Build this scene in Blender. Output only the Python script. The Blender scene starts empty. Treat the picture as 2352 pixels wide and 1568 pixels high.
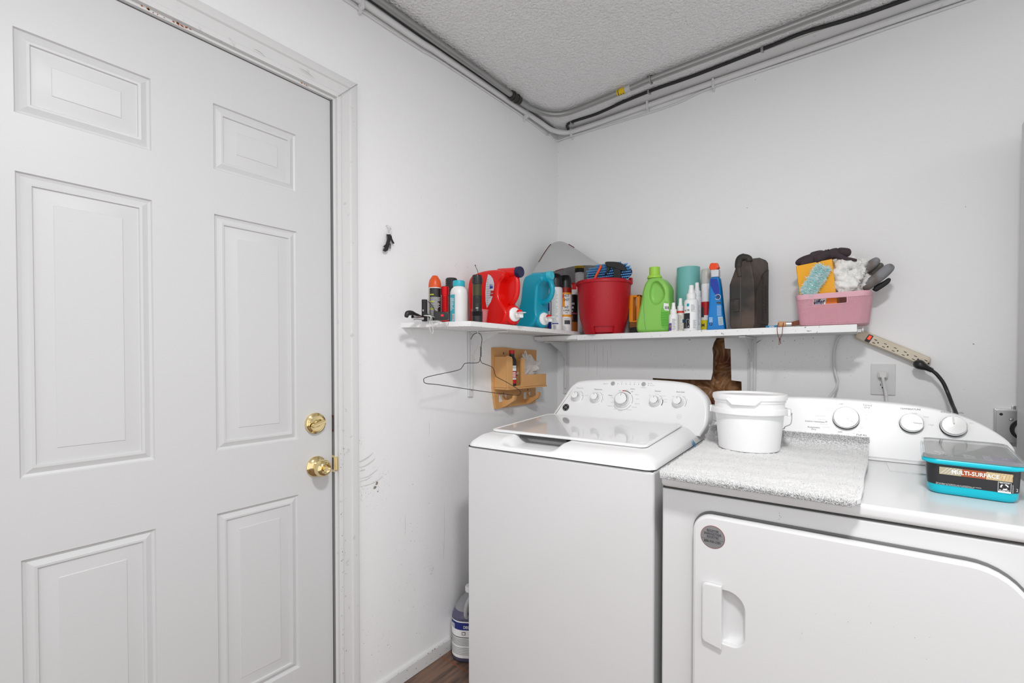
import bpy, bmesh, math, random
from mathutils import Vector, Matrix, noise, geometry
random.seed(7)
SC = bpy.context.scene
COL = SC.collection
R = math.radians

# ---------------------------------------------------------------- camera
FPX, CX, PY = 1067.0, 1176.0, 836.0
CAM = Vector((1.43, -2.27, 1.256))
YAW, PITCH = R(37.8), R(0.87)
cd = bpy.data.cameras.new('camera')
cd.sensor_width = 36.0
cd.lens = FPX * 36.0 / 2352.0
cd.shift_y = (PY - 784.0) / 2352.0
cd.clip_start = 0.02
cam = bpy.data.objects.new('camera', cd)
COL.objects.link(cam)
cam.location = CAM
cam.rotation_euler = (R(90) - PITCH, 0, YAW)
SC.camera = cam

# ---------------------------------------------------------------- world, lamp, exposure
w = bpy.data.worlds.new('world'); SC.world = w
w.use_nodes = True
wb = w.node_tree.nodes['Background']
wb.inputs[0].default_value = (0.98, 0.99, 1.0, 1)
wb.inputs[1].default_value = 1.22
ld = bpy.data.lights.new('ceiling_lamp_light', 'AREA')
ld.shape = 'DISK'; ld.size = 0.24; ld.energy = 29.0
ld.color = (1.0, 0.995, 0.985)
lo = bpy.data.objects.new('ceiling_lamp_light', ld)
COL.objects.link(lo)
lo.location = (1.5, -2.0, 2.44)
SC.view_settings.view_transform = 'Standard'
SC.view_settings.look = 'None'
SC.view_settings.gamma = 1.0
SC.view_settings.use_curve_mapping = False
SC.view_settings.exposure = 0.02

# ---------------------------------------------------------------- measuring helpers: a sight line met with a real plane
_F = Vector((-math.sin(YAW) * math.cos(PITCH), math.cos(YAW) * math.cos(PITCH), -math.sin(PITCH)))
_R = Vector((math.cos(YAW), math.sin(YAW), 0))
_U = _R.cross(_F)
def ray(x, y): return _F + _R * ((x - CX) / FPX) - _U * ((y - PY) / FPX)
def atX(x, y, v=0.0): d = ray(x, y); return CAM + d * ((v - CAM.x) / d.x)
def atY(x, y, v=0.0): d = ray(x, y); return CAM + d * ((v - CAM.y) / d.y)
def atZ(x, y, v=0.0): d = ray(x, y); return CAM + d * ((v - CAM.z) / d.z)

# ---------------------------------------------------------------- materials
MATS = {}
def mat(name, col, rough=0.5, metal=0.0, coat=0.0, bump=None, trans=0.0, alpha=1.0, emit=None, vary=None, spec=0.5, ior=1.45):
    """bump=(scale,strength[,detail]); vary=(scale,amount,color2)"""
    if name in MATS: return MATS[name]
    m = bpy.data.materials.new(name); m.use_nodes = True
    nt = m.node_tree; b = nt.nodes['Principled BSDF']
    c = (*col, 1) if len(col) == 3 else col
    b.inputs['Base Color'].default_value = c
    b.inputs['Roughness'].default_value = rough
    b.inputs['Metallic'].default_value = metal
    b.inputs['Coat Weight'].default_value = coat
    b.inputs['Coat Roughness'].default_value = 0.08
    b.inputs['Specular IOR Level'].default_value = spec
    b.inputs['Transmission Weight'].default_value = trans
    b.inputs['Alpha'].default_value = alpha
    b.inputs['IOR'].default_value = ior
    if emit:
        b.inputs['Emission Color'].default_value = (*emit[0], 1)
        b.inputs['Emission Strength'].default_value = emit[1]
    tc = nt.nodes.new('ShaderNodeTexCoord')
    if bump:
        n = nt.nodes.new('ShaderNodeTexNoise'); n.inputs['Scale'].default_value = bump[0]
        n.inputs['Detail'].default_value = bump[2] if len(bump) > 2 else 3
        nt.links.new(tc.outputs['Object'], n.inputs['Vector'])
        bp = nt.nodes.new('ShaderNodeBump'); bp.inputs['Strength'].default_value = bump[1]
        bp.inputs['Distance'].default_value = 0.002 if len(bump) < 4 else bump[3]
        nt.links.new(n.outputs['Fac'], bp.inputs['Height'])
        nt.links.new(bp.outputs['Normal'], b.inputs['Normal'])
    if vary:
        n = nt.nodes.new('ShaderNodeTexNoise'); n.inputs['Scale'].default_value = vary[0]
        n.inputs['Detail'].default_value = 5
        nt.links.new(tc.outputs['Object'], n.inputs['Vector'])
        cr = nt.nodes.new('ShaderNodeValToRGB')
        lo_, hi_ = vary[3] if len(vary) > 3 else (0.4, 0.65)
        cr.color_ramp.elements[0].position = lo_; cr.color_ramp.elements[1].position = hi_
        mx = nt.nodes.new('ShaderNodeMix'); mx.data_type = 'RGBA'
        mm = nt.nodes.new('ShaderNodeMath'); mm.operation = 'MULTIPLY'; mm.inputs[1].default_value = vary[1]
        nt.links.new(n.outputs['Fac'], cr.inputs[0]); nt.links.new(cr.outputs[0], mm.inputs[0])
        nt.links.new(mm.outputs[0], mx.inputs[0])
        mx.inputs[6].default_value = c; mx.inputs[7].default_value = (*vary[2], 1)
        nt.links.new(mx.outputs[2], b.inputs['Base Color'])
    MATS[name] = m
    return m

def s(h):  # sRGB hex to linear
    v = [int(h[i:i + 2], 16) / 255 for i in (0, 2, 4)]
    return tuple(x / 12.92 if x <= 0.04045 else ((x + 0.055) / 1.055) ** 2.4 for x in v)

def wall_mat(name, base, scale, strength, dist, dirt=0.35):
    m = mat(name, base, 0.62, bump=(scale, strength, 6, dist))
    nt = m.node_tree; b = nt.nodes['Principled BSDF']; tc = nt.nodes['Texture Coordinate']
    n = nt.nodes.new('ShaderNodeTexNoise'); n.inputs['Scale'].default_value = 75; n.inputs['Detail'].default_value = 3
    k = nt.nodes.new('ShaderNodeTexNoise'); k.inputs['Scale'].default_value = 2.3; k.inputs['Detail'].default_value = 3
    for q in (n, k): nt.links.new(tc.outputs['Object'], q.inputs['Vector'])
    c1 = nt.nodes.new('ShaderNodeValToRGB'); c1.color_ramp.elements[0].position = 0.70; c1.color_ramp.elements[1].position = 0.76
    c2 = nt.nodes.new('ShaderNodeValToRGB'); c2.color_ramp.elements[0].position = 0.5; c2.color_ramp.elements[1].position = 0.75
    nt.links.new(n.outputs['Fac'], c1.inputs[0]); nt.links.new(k.outputs['Fac'], c2.inputs[0])
    a = nt.nodes.new('ShaderNodeMath'); a.operation = 'MULTIPLY'
    nt.links.new(c1.outputs[0], a.inputs[0]); nt.links.new(c2.outputs[0], a.inputs[1])
    a2 = nt.nodes.new('ShaderNodeMath'); a2.operation = 'MULTIPLY'; a2.inputs[1].default_value = dirt
    nt.links.new(a.outputs[0], a2.inputs[0])
    mx = nt.nodes.new('ShaderNodeMix'); mx.data_type = 'RGBA'
    mx.inputs[6].default_value = (*base, 1); mx.inputs[7].default_value = (0.16, 0.15, 0.14, 1)
    nt.links.new(a2.outputs[0], mx.inputs[0]); nt.links.new(mx.outputs[2], b.inputs['Base Color'])
    return m

WHITE = (0.80, 0.80, 0.80)
M_WALL = wall_mat('wall_paint', (0.85, 0.85, 0.855), 55, 0.22, 0.004)
M_CEIL = mat('ceiling_stucco', (0.84, 0.84, 0.84), 0.85, bump=(95, 1.0, 3, 0.012))
M_TRIM = mat('trim_paint', (0.68, 0.68, 0.68), 0.45, vary=(40, 0.5, (0.45, 0.44, 0.42), (0.66, 0.74)), bump=(30, 0.08))
M_DOOR = mat('door_paint', (0.61, 0.61, 0.615), 0.42, bump=(120, 0.04))
M_SHELF = mat('shelf_paint', (0.82, 0.82, 0.82), 0.5, bump=(40, 0.3), vary=(70, 0.8, (0.2, 0.19, 0.18), (0.68, 0.72)))
M_ENAMEL = mat('white_enamel', (0.73, 0.73, 0.735), 0.22, coat=0.25)
M_LID = mat('lid_glass_white', (0.80, 0.80, 0.805), 0.06, coat=0.6)
M_PLASTICW = mat('white_plastic', (0.86, 0.86, 0.86), 0.35)
M_PANEL = mat('console_white', (0.88, 0.88, 0.885), 0.3)
M_BRASS = mat('polished_brass', (0.84, 0.68, 0.36), 0.13, 1.0)
M_CHROME = mat('chrome', (0.75, 0.75, 0.76), 0.12, 1.0)
M_STEEL = mat('brushed_steel', (0.62, 0.62, 0.63), 0.3, 1.0, bump=(200, 0.05))
M_CONDUIT = mat('galvanised_conduit', (0.36, 0.36, 0.355), 0.38, 0.8)
M_BLACK = mat('black_plastic', (0.018, 0.018, 0.018), 0.35)
M_MATTEBLK = mat('matte_black', (0.02, 0.02, 0.02), 0.7)
M_DARK = mat('dark_gap', (0.06, 0.06, 0.06), 0.8)
M_INK = mat('dark_print', (0.06, 0.06, 0.065), 0.6)
M_GREYINK = mat('grey_print', (0.34, 0.34, 0.34), 0.6)
M_LTINK = mat('light_grey_print', (0.55, 0.55, 0.55), 0.6)
M_WHITEINK = mat('white_print', (0.88, 0.88, 0.88), 0.6)
M_GREY = mat('grey_marks', (0.30, 0.29, 0.28), 0.8)
M_SMUDGE = mat('soft_smudge', (0.62, 0.62, 0.62), 0.8)
M_BARE = mat('bare_wood_chip', s('B06030'), 0.7, vary=(300, 0.6, s('8a3f18')))
M_PLASTER = mat('bare_plaster', s('8f8680'), 0.9)

# ---------------------------------------------------------------- mesh kit
def basis(o, u, v, n):
    m = Matrix.Identity(4)
    for i, a in enumerate((u, v, n)):
        a = Vector(a).normalized()
        for r_ in range(3): m[r_][i] = a[r_]
    for r_ in range(3): m[r_][3] = o[r_]
    return m
def faceY(o): return basis(o, (1, 0, 0), (0, 0, 1), (0, -1, 0))     # a printed face looking towards -y
def faceX(o): return basis(o, (0, 1, 0), (0, 0, 1), (1, 0, 0))      # a printed face looking towards +x
def axis_to(o, d):
    d = Vector(d).normalized()
    q = Vector((0, 0, 1)).rotation_difference(d)
    return Matrix.Translation(o) @ q.to_matrix().to_4x4()
def smoothpath(pts, k=6, closed=False):
    P = [Vector(p) for p in pts]; n = len(P); out = []
    rng = range(n) if closed else range(n - 1)
    for i in rng:
        if closed: a, b, c, d = P[(i - 1) % n], P[i], P[(i + 1) % n], P[(i + 2) % n]
        else: a, b, c, d = P[max(i - 1, 0)], P[i], P[i + 1], P[min(i + 2, n - 1)]
        for j in range(k):
            t = j / k
            out.append(0.5 * ((2 * b) + (c - a) * t + (2 * a - 5 * b + 4 * c - d) * t * t + (-a + 3 * b - 3 * c + d) * t ** 3))
    if not closed: out.append(P[-1])
    return out
def rrect(w, d, r, cx=0, cy=0, n=5):
    r = min(r, w / 2 - 1e-5, d / 2 - 1e-5); o = []
    for (sx, sy, a0) in ((1, 1, 0), (-1, 1, 90), (-1, -1, 180), (1, -1, 270)):
        for i in range(n + 1):
            a = R(a0 + 90 * i / n)
            o.append((cx + sx * (w / 2 - r) + r * math.cos(a), cy + sy * (d / 2 - r) + r * math.sin(a)))
    return o
def offset2(pts, d):
    n = len(pts); out = []
    area = sum(pts[i][0] * pts[(i + 1) % n][1] - pts[(i + 1) % n][0] * pts[i][1] for i in range(n))
    sg = 1 if area > 0 else -1
    for i in range(n):
        a, b, c = Vector(pts[i - 1][:2]), Vector(pts[i][:2]), Vector(pts[(i + 1) % n][:2])
        t = (b - a).normalized() + (c - b).normalized()
        if t.length < 1e-6: t = (c - b)
        t.normalize()
        out.append((b.x - t.y * d * sg, b.y + t.x * d * sg))
    return out
_fc = {}
def text_geo(body, size, align='CENTER', bold=False):
    key = (body, size, align, bold)
    if key in _fc: return _fc[key]
    cu = bpy.data.curves.new('t', 'FONT'); cu.body = body; cu.size = size; cu.align_x = align; cu.align_y = 'CENTER'
    cu.resolution_u = 2
    if bold: cu.offset = size * 0.022
    ob = bpy.data.objects.new('t', cu); COL.objects.link(ob)
    dg = bpy.context.evaluated_depsgraph_get(); dg.update()
    me = bpy.data.meshes.new_from_object(ob.evaluated_get(dg))
    r_ = ([v.co.copy() for v in me.vertices], [tuple(p.vertices) for p in me.polygons])
    bpy.data.objects.remove(ob); bpy.data.curves.remove(cu); bpy.data.meshes.remove(me)
    _fc[key] = r_
    return r_

class MB:
    def __init__(m): m.v = []; m.f = []; m.mi = []; m.xf = None
    def add(m, vs, fs, k=0):
        o = len(m.v)
        for p in vs:
            p = Vector(p); m.v.append(m.xf @ p if m.xf else p)
        for q in fs: m.f.append(tuple(i + o for i in q)); m.mi.append(k)
        return m
    def quad(m, a, b, c, d, k=0): return m.add([a, b, c, d], [(0, 1, 2, 3)], k)
    def box(m, x0, x1, y0, y1, z0, z1, k=0, bev=0.0, seg=2):
        bm = bmesh.new()
        vs = [bm.verts.new(p) for p in ((x0, y0, z0), (x1, y0, z0), (x1, y1, z0), (x0, y1, z0), (x0, y0, z1), (x1, y0, z1), (x1, y1, z1), (x0, y1, z1))]
        for q in ((0, 3, 2, 1), (4, 5, 6, 7), (0, 1, 5, 4), (1, 2, 6, 5), (2, 3, 7, 6), (3, 0, 4, 7)): bm.faces.new([vs[i] for i in q])
        if bev > 0:
            bmesh.ops.bevel(bm, geom=list(bm.edges), offset=bev, segments=seg, profile=0.5, affect='EDGES')
        bm.verts.index_update()
        m.add([v.co.copy() for v in bm.verts], [[v.index for v in f.verts] for f in bm.faces], k)
        bm.free(); return m
    def rings(m, rs, k=0, cap0=True, cap1=True, ks=None):
        n = len(rs[0]); vs = [p for r_ in rs for p in r_]
        o = len(m.v); m.add(vs, [])
        for i in range(len(rs) - 1):
            kk = ks[i] if ks else k
            for j in range(n):
                a, b = i * n + j, i * n + (j + 1) % n
                m.f.append((o + a, o + b, o + b + n, o + a + n)); m.mi.append(kk)
        if cap0: m.f.append(tuple(o + j for j in reversed(range(n)))); m.mi.append(ks[0] if ks else k)
        if cap1: m.f.append(tuple(o + (len(rs) - 1) * n + j for j in range(n))); m.mi.append(ks[-1] if ks else k)
        return m
    def lathe(m, prof, n=32, k=0, ks=None, c=(0, 0), cap0=True, cap1=True, sx=1.0, sy=1.0):
        rs = [[(c[0] + r_ * sx * math.cos(2 * math.pi * j / n), c[1] + r_ * sy * math.sin(2 * math.pi * j / n), z) for j in range(n)] for r_, z in prof]
        return m.rings(rs, k, cap0, cap1, ks)
    def loft(m, secs, k=0, ks=None, n=5, cap0=True, cap1=True):
        """secs = (w, d, r, z[, cx, cy])"""
        return m.rings([[(x, y, q[3]) for x, y in rrect(q[0], q[1], q[2], q[4] if len(q) > 4 else 0, q[5] if len(q) > 5 else 0, n)] for q in secs], k, cap0, cap1, ks)
    def prism(m, poly, t0, t1, k=0, bev=0.0, kcap=None):
        """outline in the local xy plane, from z=t0 to t1 with rounded rims"""
        if bev > 0:
            st = ((bev, t0), (bev * .3, t0 + bev * .3), (0, t0 + bev), (0, t1 - bev), (bev * .3, t1 - bev * .3), (bev, t1))
            rs = []
            for d, t in st: rs.append([(x, y, t) for x, y in (offset2(poly, d) if d else [(p[0], p[1]) for p in poly])])
        else: rs = [[(p[0], p[1], t) for p in poly] for t in (t0, t1)]
        m.rings(rs, k)
        if kcap is not None: m.mi[-1] = kcap; m.mi[-2] = kcap
        return m
    def tube(m, path, r, n=8, k=0, cap=True):
        P = [Vector(p) for p in path]; L = len(P)
        rr = r if isinstance(r, (list, tuple)) else [r] * L
        t = (P[1] - P[0]).normalized()
        up = Vector((0, 0, 1)) if abs(t.z) < 0.9 else Vector((1, 0, 0))
        nrm = (up - t * up.dot(t)).normalized(); rs = []
        for i in range(L):
            if 0 < i < L - 1: t2 = (P[i + 1] - P[i - 1])
            elif i == 0: t2 = P[1] - P[0]
            else: t2 = P[i] - P[i - 1]
            if t2.length < 1e-9: t2 = t
            t2 = t2.normalized()
            nrm = (nrm - t2 * nrm.dot(t2)).normalized(); bi = t2.cross(nrm); t = t2
            rs.append([P[i] + (nrm * math.cos(2 * math.pi * j / n) + bi * math.sin(2 * math.pi * j / n)) * rr[i] for j in range(n)])
        return m.rings(rs, k, cap, cap)
    def text(m, body, size, X, k=0, align='CENTER', bold=False, sx=1.0, wrap=None, lift=0.0004):
        vs, fs = text_geo(body, size, align, bold)
        o = len(m.v)
        for p in vs:
            if wrap:
                r_, cx, cy, a0, z0 = wrap
                a = a0 + p.x * sx / r_
                q = Vector((cx + (r_ + lift) * math.sin(a), cy - (r_ + lift) * math.cos(a), z0 + p.y))
                m.v.append(m.xf @ q if m.xf else q)
            else:
                q = X @ Vector((p.x * sx, p.y, lift)); m.v.append(m.xf @ q if m.xf else q)
        for q in fs: m.f.append(tuple(i + o for i in q)); m.mi.append(k)
        return m
    def patch(m, X, u0, u1, v0, v1, k=0, lift=0.0003):
        return m.add([X @ Vector(p) for p in ((u0, v0, lift), (u1, v0, lift), (u1, v1, lift), (u0, v1, lift))], [(0, 1, 2, 3)], k)
    def wpatch(m, w_, a0, a1, z0, z1, k=0, lift=0.0003, n=8, r2=None):
        """a label bent round an upright cylinder; w_=(r,cx,cy)"""
        r_, cx, cy = w_; vs = []; r2 = r2 or r_
        for i in range(n + 1):
            a = a0 + (a1 - a0) * i / n
            for z, q in ((z0, r_), (z1, r2)): vs.append((cx + (q + lift) * math.sin(a), cy - (q + lift) * math.cos(a), z))
        return m.add(vs, [(2 * i, 2 * i + 2, 2 * i + 3, 2 * i + 1) for i in range(n)], k)
    def build(m, name, mats, parent=None, smooth=40):
        me = bpy.data.meshes.new(name)
        vs = m.v
        if parent is not None:
            inv = wm(parent).inverted(); vs = [inv @ v for v in vs]
        me.from_pydata([tuple(v) for v in vs], [], m.f)
        me.validate()
        if not isinstance(mats, (list, tuple)): mats = [mats]
        for q in mats: me.materials.append(q)
        if len(me.polygons) == len(m.mi):
            me.polygons.foreach_set('material_index', m.mi)
        bm = bmesh.new(); bm.from_mesh(me)
        bmesh.ops.recalc_face_normals(bm, faces=bm.faces) if len(bm.faces) < 60000 and smooth != -1 else None
        bm.to_mesh(me); bm.free()
        me.polygons.foreach_set('use_smooth', [smooth != 0] * len(me.polygons))
        if smooth and smooth > 0: me.set_sharp_from_angle(angle=R(smooth))
        me.update()
        ob = bpy.data.objects.new(name, me); COL.objects.link(ob)
        if parent is not None: ob.parent = parent
        if 0 < smooth < 100 and len(me.polygons) < 12000:
            wn = ob.modifiers.new('weighted', 'WEIGHTED_NORMAL'); wn.keep_sharp = True
        return ob

def _into(m, obj, mats, parent=None, smooth=0):
    t = m.build('tmp', mats, obj, smooth)
    base = len(obj.data.materials); remap = []
    for q in t.data.materials:
        names = [x.name for x in obj.data.materials]
        if q.name in names: remap.append(names.index(q.name))
        else: obj.data.materials.append(q); remap.append(len(obj.data.materials) - 1)
    for p in t.data.polygons: p.material_index = remap[p.material_index]
    bm = bmesh.new(); bm.from_mesh(obj.data)
    tmp = t.data; bm.from_mesh(tmp); bm.to_mesh(obj.data); bm.free()
    bpy.data.objects.remove(t); bpy.data.meshes.remove(tmp)
MB.into = _into
def wm(o):
    m = Matrix.Identity(4)
    while o is not None: m = o.matrix_basis @ m; o = o.parent
    return m
def tag(o, label, cat, group=None):
    o['label'] = label; o['category'] = cat
    if group: o['group'] = group
    return o
def thing(name, label, cat, loc, rz=0.0, group=None):
    o = bpy.data.objects.new(name, None); COL.objects.link(o)
    o.empty_display_size = 0.05
    o.matrix_basis = Matrix.Translation(loc) @ Matrix.Rotation(rz, 4, 'Z')
    return tag(o, label, cat, group)
def structure(o): o['kind'] = 'structure'; return o
def skin(nodes, edges, name, mats, parent, sub=2, flat=1.0):
    """a limb-like continuous surface: nodes=(x,y,z,r)"""
    me = bpy.data.meshes.new('k'); me.from_pydata([n_[:3] for n_ in nodes], edges, [])
    ob = bpy.data.objects.new('k', me); COL.objects.link(ob)
    sk = ob.modifiers.new('s', 'SKIN'); sk.use_smooth_shade = True
    for i, d in enumerate(me.skin_vertices[0].data): d.radius = (nodes[i][3], nodes[i][3]); d.use_root = (i == 0)
    sb = ob.modifiers.new('d', 'SUBSURF'); sb.levels = sub; sb.render_levels = sub
    dg = bpy.context.evaluated_depsgraph_get(); dg.update()
    m2 = bpy.data.meshes.new_from_object(ob.evaluated_get(dg))
    q = MB(); q.add([v.co.copy() for v in m2.vertices], [tuple(p.vertices) for p in m2.polygons])
    bpy.data.objects.remove(ob); bpy.data.meshes.remove(m2); bpy.data.meshes.remove(me)
    return q.build(name, mats, parent, 180)

def fleck(m, X, u, v, r_, k=1, n=7, lift=0.0004, sq=1.0):
    ph = random.random() * 6; vs = []
    for i in range(n):
        a = ph + 2 * math.pi * i / n; q = r_ * random.uniform(0.45, 1.1)
        vs.append(X @ Vector((u + q * math.cos(a), v + q * sq * math.sin(a), lift)))
    m.add(vs, [tuple(range(n))], k)
def stroke(m, X, pts, w0, k=1, lift=0.0004, taper=True):
    P = smoothpath([(p[0], p[1], 0) for p in pts], 6); vs = []; n = len(P)
    for i, p in enumerate(P):
        t = (P[min(i + 1, n - 1)] - P[max(i - 1, 0)]).normalized()
        wd = w0 * (math.sin(math.pi * min(max(i / (n - 1), .04), .96)) if taper else 1) * .5
        for sg in (-1, 1): vs.append(X @ Vector((p.x - t.y * wd * sg, p.y + t.x * wd * sg, lift)))
    m.add(vs, [(2 * i, 2 * i + 1, 2 * i + 3, 2 * i + 2) for i in range(n - 1)], k)

# ================================================================ THE ROOM
ZC = 2.53
DY0, DY1, DZ = -2.25, -1.405, 2.112          # the door leaf, opening a little larger
OX = basis((0, 0, 0), (0, 1, 0), (0, 0, 1), (1, 0, 0))   # wall_left: u=y, v=z
OB = basis((0, 0, 0), (1, 0, 0), (0, 0, 1), (0, -1, 0))  # wall_back: u=x, v=z
OY0, OY1, OZ = -2.27, -1.385, 2.130

def slab_wall(m, X, outer, hole, thick):
    ot = [Vector((p[0], p[1], 0)) for p in outer]; loops = [ot]
    if hole: loops.append([Vector((p[0], p[1], 0)) for p in hole])
    tri = geometry.tessellate_polygon(loops); allp = [p for l in loops for p in l]
    for dz in (0, -thick):
        m.add([X @ (p + Vector((0, 0, dz))) for p in allp], [tuple(t) for t in tri], 0)
    for l in loops:
        n = len(l)
        for i in range(n):
            a, b = l[i], l[(i + 1) % n]; z = Vector((0, 0, -thick))
            m.add([X @ a, X @ b, X @ (b + z), X @ (a + z)], [(0, 1, 2, 3)], 0 if l is ot else 2)

m = MB()
slab_wall(m, OX, [(OY1, 0), (0.12, 0), (0.12, ZC), (-3.6, ZC), (-3.6, 0), (OY0, 0), (OY0, OZ), (OY1, OZ)], None, 0.11)
# scuffs, chips and dirt where the photograph shows them
def pa(px, py): q = atX(px, py, 0); return q.y, q.z
def pb(px, py): q = atY(px, py, 0); return q.x, q.z
for pts, wd in (([(820, 1062), (832, 1058), (848, 1048), (858, 1038)], .006), ([(820, 1074), (838, 1070), (856, 1058), (862, 1050)], .005),
                ([(822, 1100), (845, 1094), (862, 1082), (868, 1076)], .004), ([(822, 1107), (842, 1101), (856, 1092)], .003),
                ([(822, 1118), (850, 1112), (872, 1100), (880, 1092)], .003), ([(825, 1082), (840, 1078)], .005)):
    stroke(m, OX, [pa(*p) for p in pts], wd, 3)
for i in range(260):
    px = 822 + random.random() ** 1.3 * 75; py = 1130 - (px - 822) * .35 + random.gauss(0, 26)
    u, v = pa(px, py); fleck(m, OX, u, v, random.uniform(.0006, .0016), 3 if random.random() < .8 else 1)
for (px, py, r_) in ((865, 1110, .008), (861, 1119, .008), (868, 1128, .003)): fleck(m, OX, *pa(px, py), r_, 4)
for (cx_, cy_, sx_, sy_, n_) in ((828, 1012, 5, 8, 26), (991, 1308, 5, 10, 60), (1049, 612, 3, 9, 26), (1074, 615, 4, 6, 12), (832, 830, 4, 4, 6),
                                 (940, 1400, 55, 60, 130), (960, 1230, 25, 70, 50), (1100, 815, 30, 18, 40), (870, 1480, 30, 40, 60), (1240, 790, 12, 12, 20)):
    for i in range(n_):
        u, v = pa(random.gauss(cx_, sx_), random.gauss(cy_, sy_))
        if v < .06 or u > -.005 or u < -1.31: continue
        fleck(m, OX, u, v, random.uniform(.0005, .0018), random.choice((1, 3, 3)))
for px, y0, y1 in ((985, 965, 1005), (1020, 1150, 1275), (1018, 1240, 1290), (930, 1180, 1230), (1190, 960, 990)):
    stroke(m, OX, [pa(px, y0), pa(px + 1, (y0 + y1) / 2), pa(px, y1)], .0018, 3)
wl = structure(m.build('wall_left', [M_WALL, M_GREY, M_PLASTER, M_SMUDGE, M_PLASTER], None, 0))

hole = [(1636, 800), (1640, 786), (1648, 772), (1651, 762), (1662, 762), (1664, 784), (1665, 800), (1678, 801), (1679, 840), (1680, 873), (1703, 876), (1704, 912), (1650, 935), (1560, 900), (1499, 885), (1499, 868), (1560, 871), (1633, 872), (1637, 855), (1638, 815)]
hp = [pb(*p) for p in hole]
m = MB()
slab_wall(m, OB, [(-0.11, 0), (3.1, 0), (3.1, ZC), (-0.11, ZC)], hp, 0.014)
for i in range(330):
    px = random.uniform(1320, 1960) if i < 240 else random.uniform(1490, 1900); py = random.uniform(775, 870)
    u, v = pb(px, py)
    if abs(px - 1660) < 46: continue
    fleck(m, OB, u, v, random.uniform(.0005, .0015), 1)
for px, y0, y1 in ((1345, 785, 850), (1352, 785, 858), (1371, 790, 868), (1385, 788, 835), (1403, 788, 826), (1395, 800, 850), (1365, 785, 815)):
    stroke(m, OB, [pb(px, y0), pb(px + .6, (y0 + y1) / 2), pb(px, y1)], .0022, 3)
for (px, py, r_) in ((1716, 477, .0025), (1735, 183, .002), (2218, 475, .0015), (1775, 783, .003), (1800, 783, .0025), (1825, 782, .003), (1845, 778, .002), (1868, 776, .002), (1584, 780, .004), (1486, 779, .004), (1490, 585, .001), (2236, 790, .003)):
    fleck(m, OB, *pb(px, py), r_, 1)
stroke(m, OB, [pb(1735, 790), pb(1742, 784), pb(1749, 781)], .004, 1)
for i in range(26):
    y_ = 600 + i * 12
    fleck(m, OB, .006 + random.gauss(0, .002), 1.30 + i * .045, random.uniform(.001, .003), 3)
wbk = structure(m.build('wall_back', [M_WALL, M_GREY, M_PLASTER, M_SMUDGE], None, 0))

M_FLOOR = mat('wood_floor', s('7e6252'), 0.5, vary=(14, 0.8, s('443834')), bump=(60, 0.2))
_nt = M_FLOOR.node_tree; _tc = _nt.nodes['Texture Coordinate']
_mp = _nt.nodes.new('ShaderNodeMapping'); _mp.inputs['Scale'].default_value = (22, 2.2, 1); _mp.inputs['Rotation'].default_value = (0, 0, R(8))
for n_ in _nt.nodes:
    if n_.type == 'TEX_NOISE' and n_.inputs['Scale'].default_value == 14:
        _nt.links.new(_tc.outputs['Object'], _mp.inputs['Vector']); _nt.links.new(_mp.outputs[0], n_.inputs['Vector']); n_.inputs['Scale'].default_value = 2.2
M_SEAM = mat('floor_seam', s('8a5338'), 0.6)
m = MB(); m.box(-0.11, 3.1, -3.6, 0.12, -0.05, 0.0)
FX = basis((0, 0, 0), (1, 0, 0), (0, 1, 0), (0, 0, 1))
for y0 in (-1.16, -.93): m.patch(FX, 0, 1.5, y0, y0 + .006, 1, .0006)
for x0, y0 in ((.24, -1.16), (.43, -.92)): m.patch(FX, x0, x0 + .004, y0 - .5, y0, 1, .0006)
structure(m.build('floor', [M_FLOOR, M_SEAM], None, 0))
m = MB(); m.box(-0.11, 3.1, -3.6, 0.12, ZC, ZC + .05)
structure(m.build('ceiling', M_CEIL, None, 0))

# baseboard with chipped paint
m = MB(); m.prism([(0, 0), (.012, 0), (.012, .048), (.009, .054), (0, .056)], 0, 1.3)
for v_ in range(len(m.v)): p = m.v[v_]; m.v[v_] = Vector((p.x, -1.318 + p.z, p.y))
BX = basis((.012, 0, 0), (0, 1, 0), (0, 0, 1), (1, 0, 0))
for i in range(60): fleck(m, BX, random.uniform(-1.3, -.75), random.choice((.004, .05, random.uniform(.005, .05))), random.uniform(.001, .005), random.choice((1, 2, 2)), sq=.6)
structure(m.build('baseboard_left', [M_TRIM, M_BARE, M_GREY], None, 0))

# door casing (trim_1), jamb (trim_2)
def casing(m):
    prof = [(0, 0), (0, .012), (.006, .0135), (.014, .0135), (.017, .010), (.046, .012), (.050, .0165), (.068, .0175), (.075, .015), (.075, 0)]
    y1, z1 = -1.393, 2.123
    rs = []
    path = [lambda w_, h: (h, y1 + w_, 0.0), lambda w_, h: (h, y1 + w_, z1 + w_), lambda w_, h: (h, -2.262 - w_, z1 + w_), lambda w_, h: (h, -2.262 - w_, 0.0)]
    for p in path: rs.append([p(w_, h) for w_, h in prof])
    m.rings(rs)
m = MB(); casing(m)
CS = basis((.0178, 0, 0), (0, 1, 0), (0, 0, 1), (1, 0, 0))
stroke(m, CS, [(-1.393, 2.123), (-1.355, 2.161), (-1.319, 2.197)], .0016, 1, taper=False)
for i in range(36):
    fleck(m, basis((.0135, 0, 0), (0, 1, 0), (0, 0, 1), (1, 0, 0)), -1.388 + random.choice((0, .004, random.uniform(0, .02))), random.uniform(.1, .95), random.uniform(.0008, .002), 1, sq=2)
stroke(m, CS, [pa(575, 117), pa(590, 125), pa(604, 137)], .0016, 1); stroke(m, CS, [pa(680, 160), pa(700, 172), pa(716, 186)], .0016, 1)
structure(m.build('trim_1', [M_TRIM, M_GREY], None, 30))
m = MB()
m.box(-.11, .0, -1.4015, -1.385, 0, 2.130)         # latch-side jamb
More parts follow.
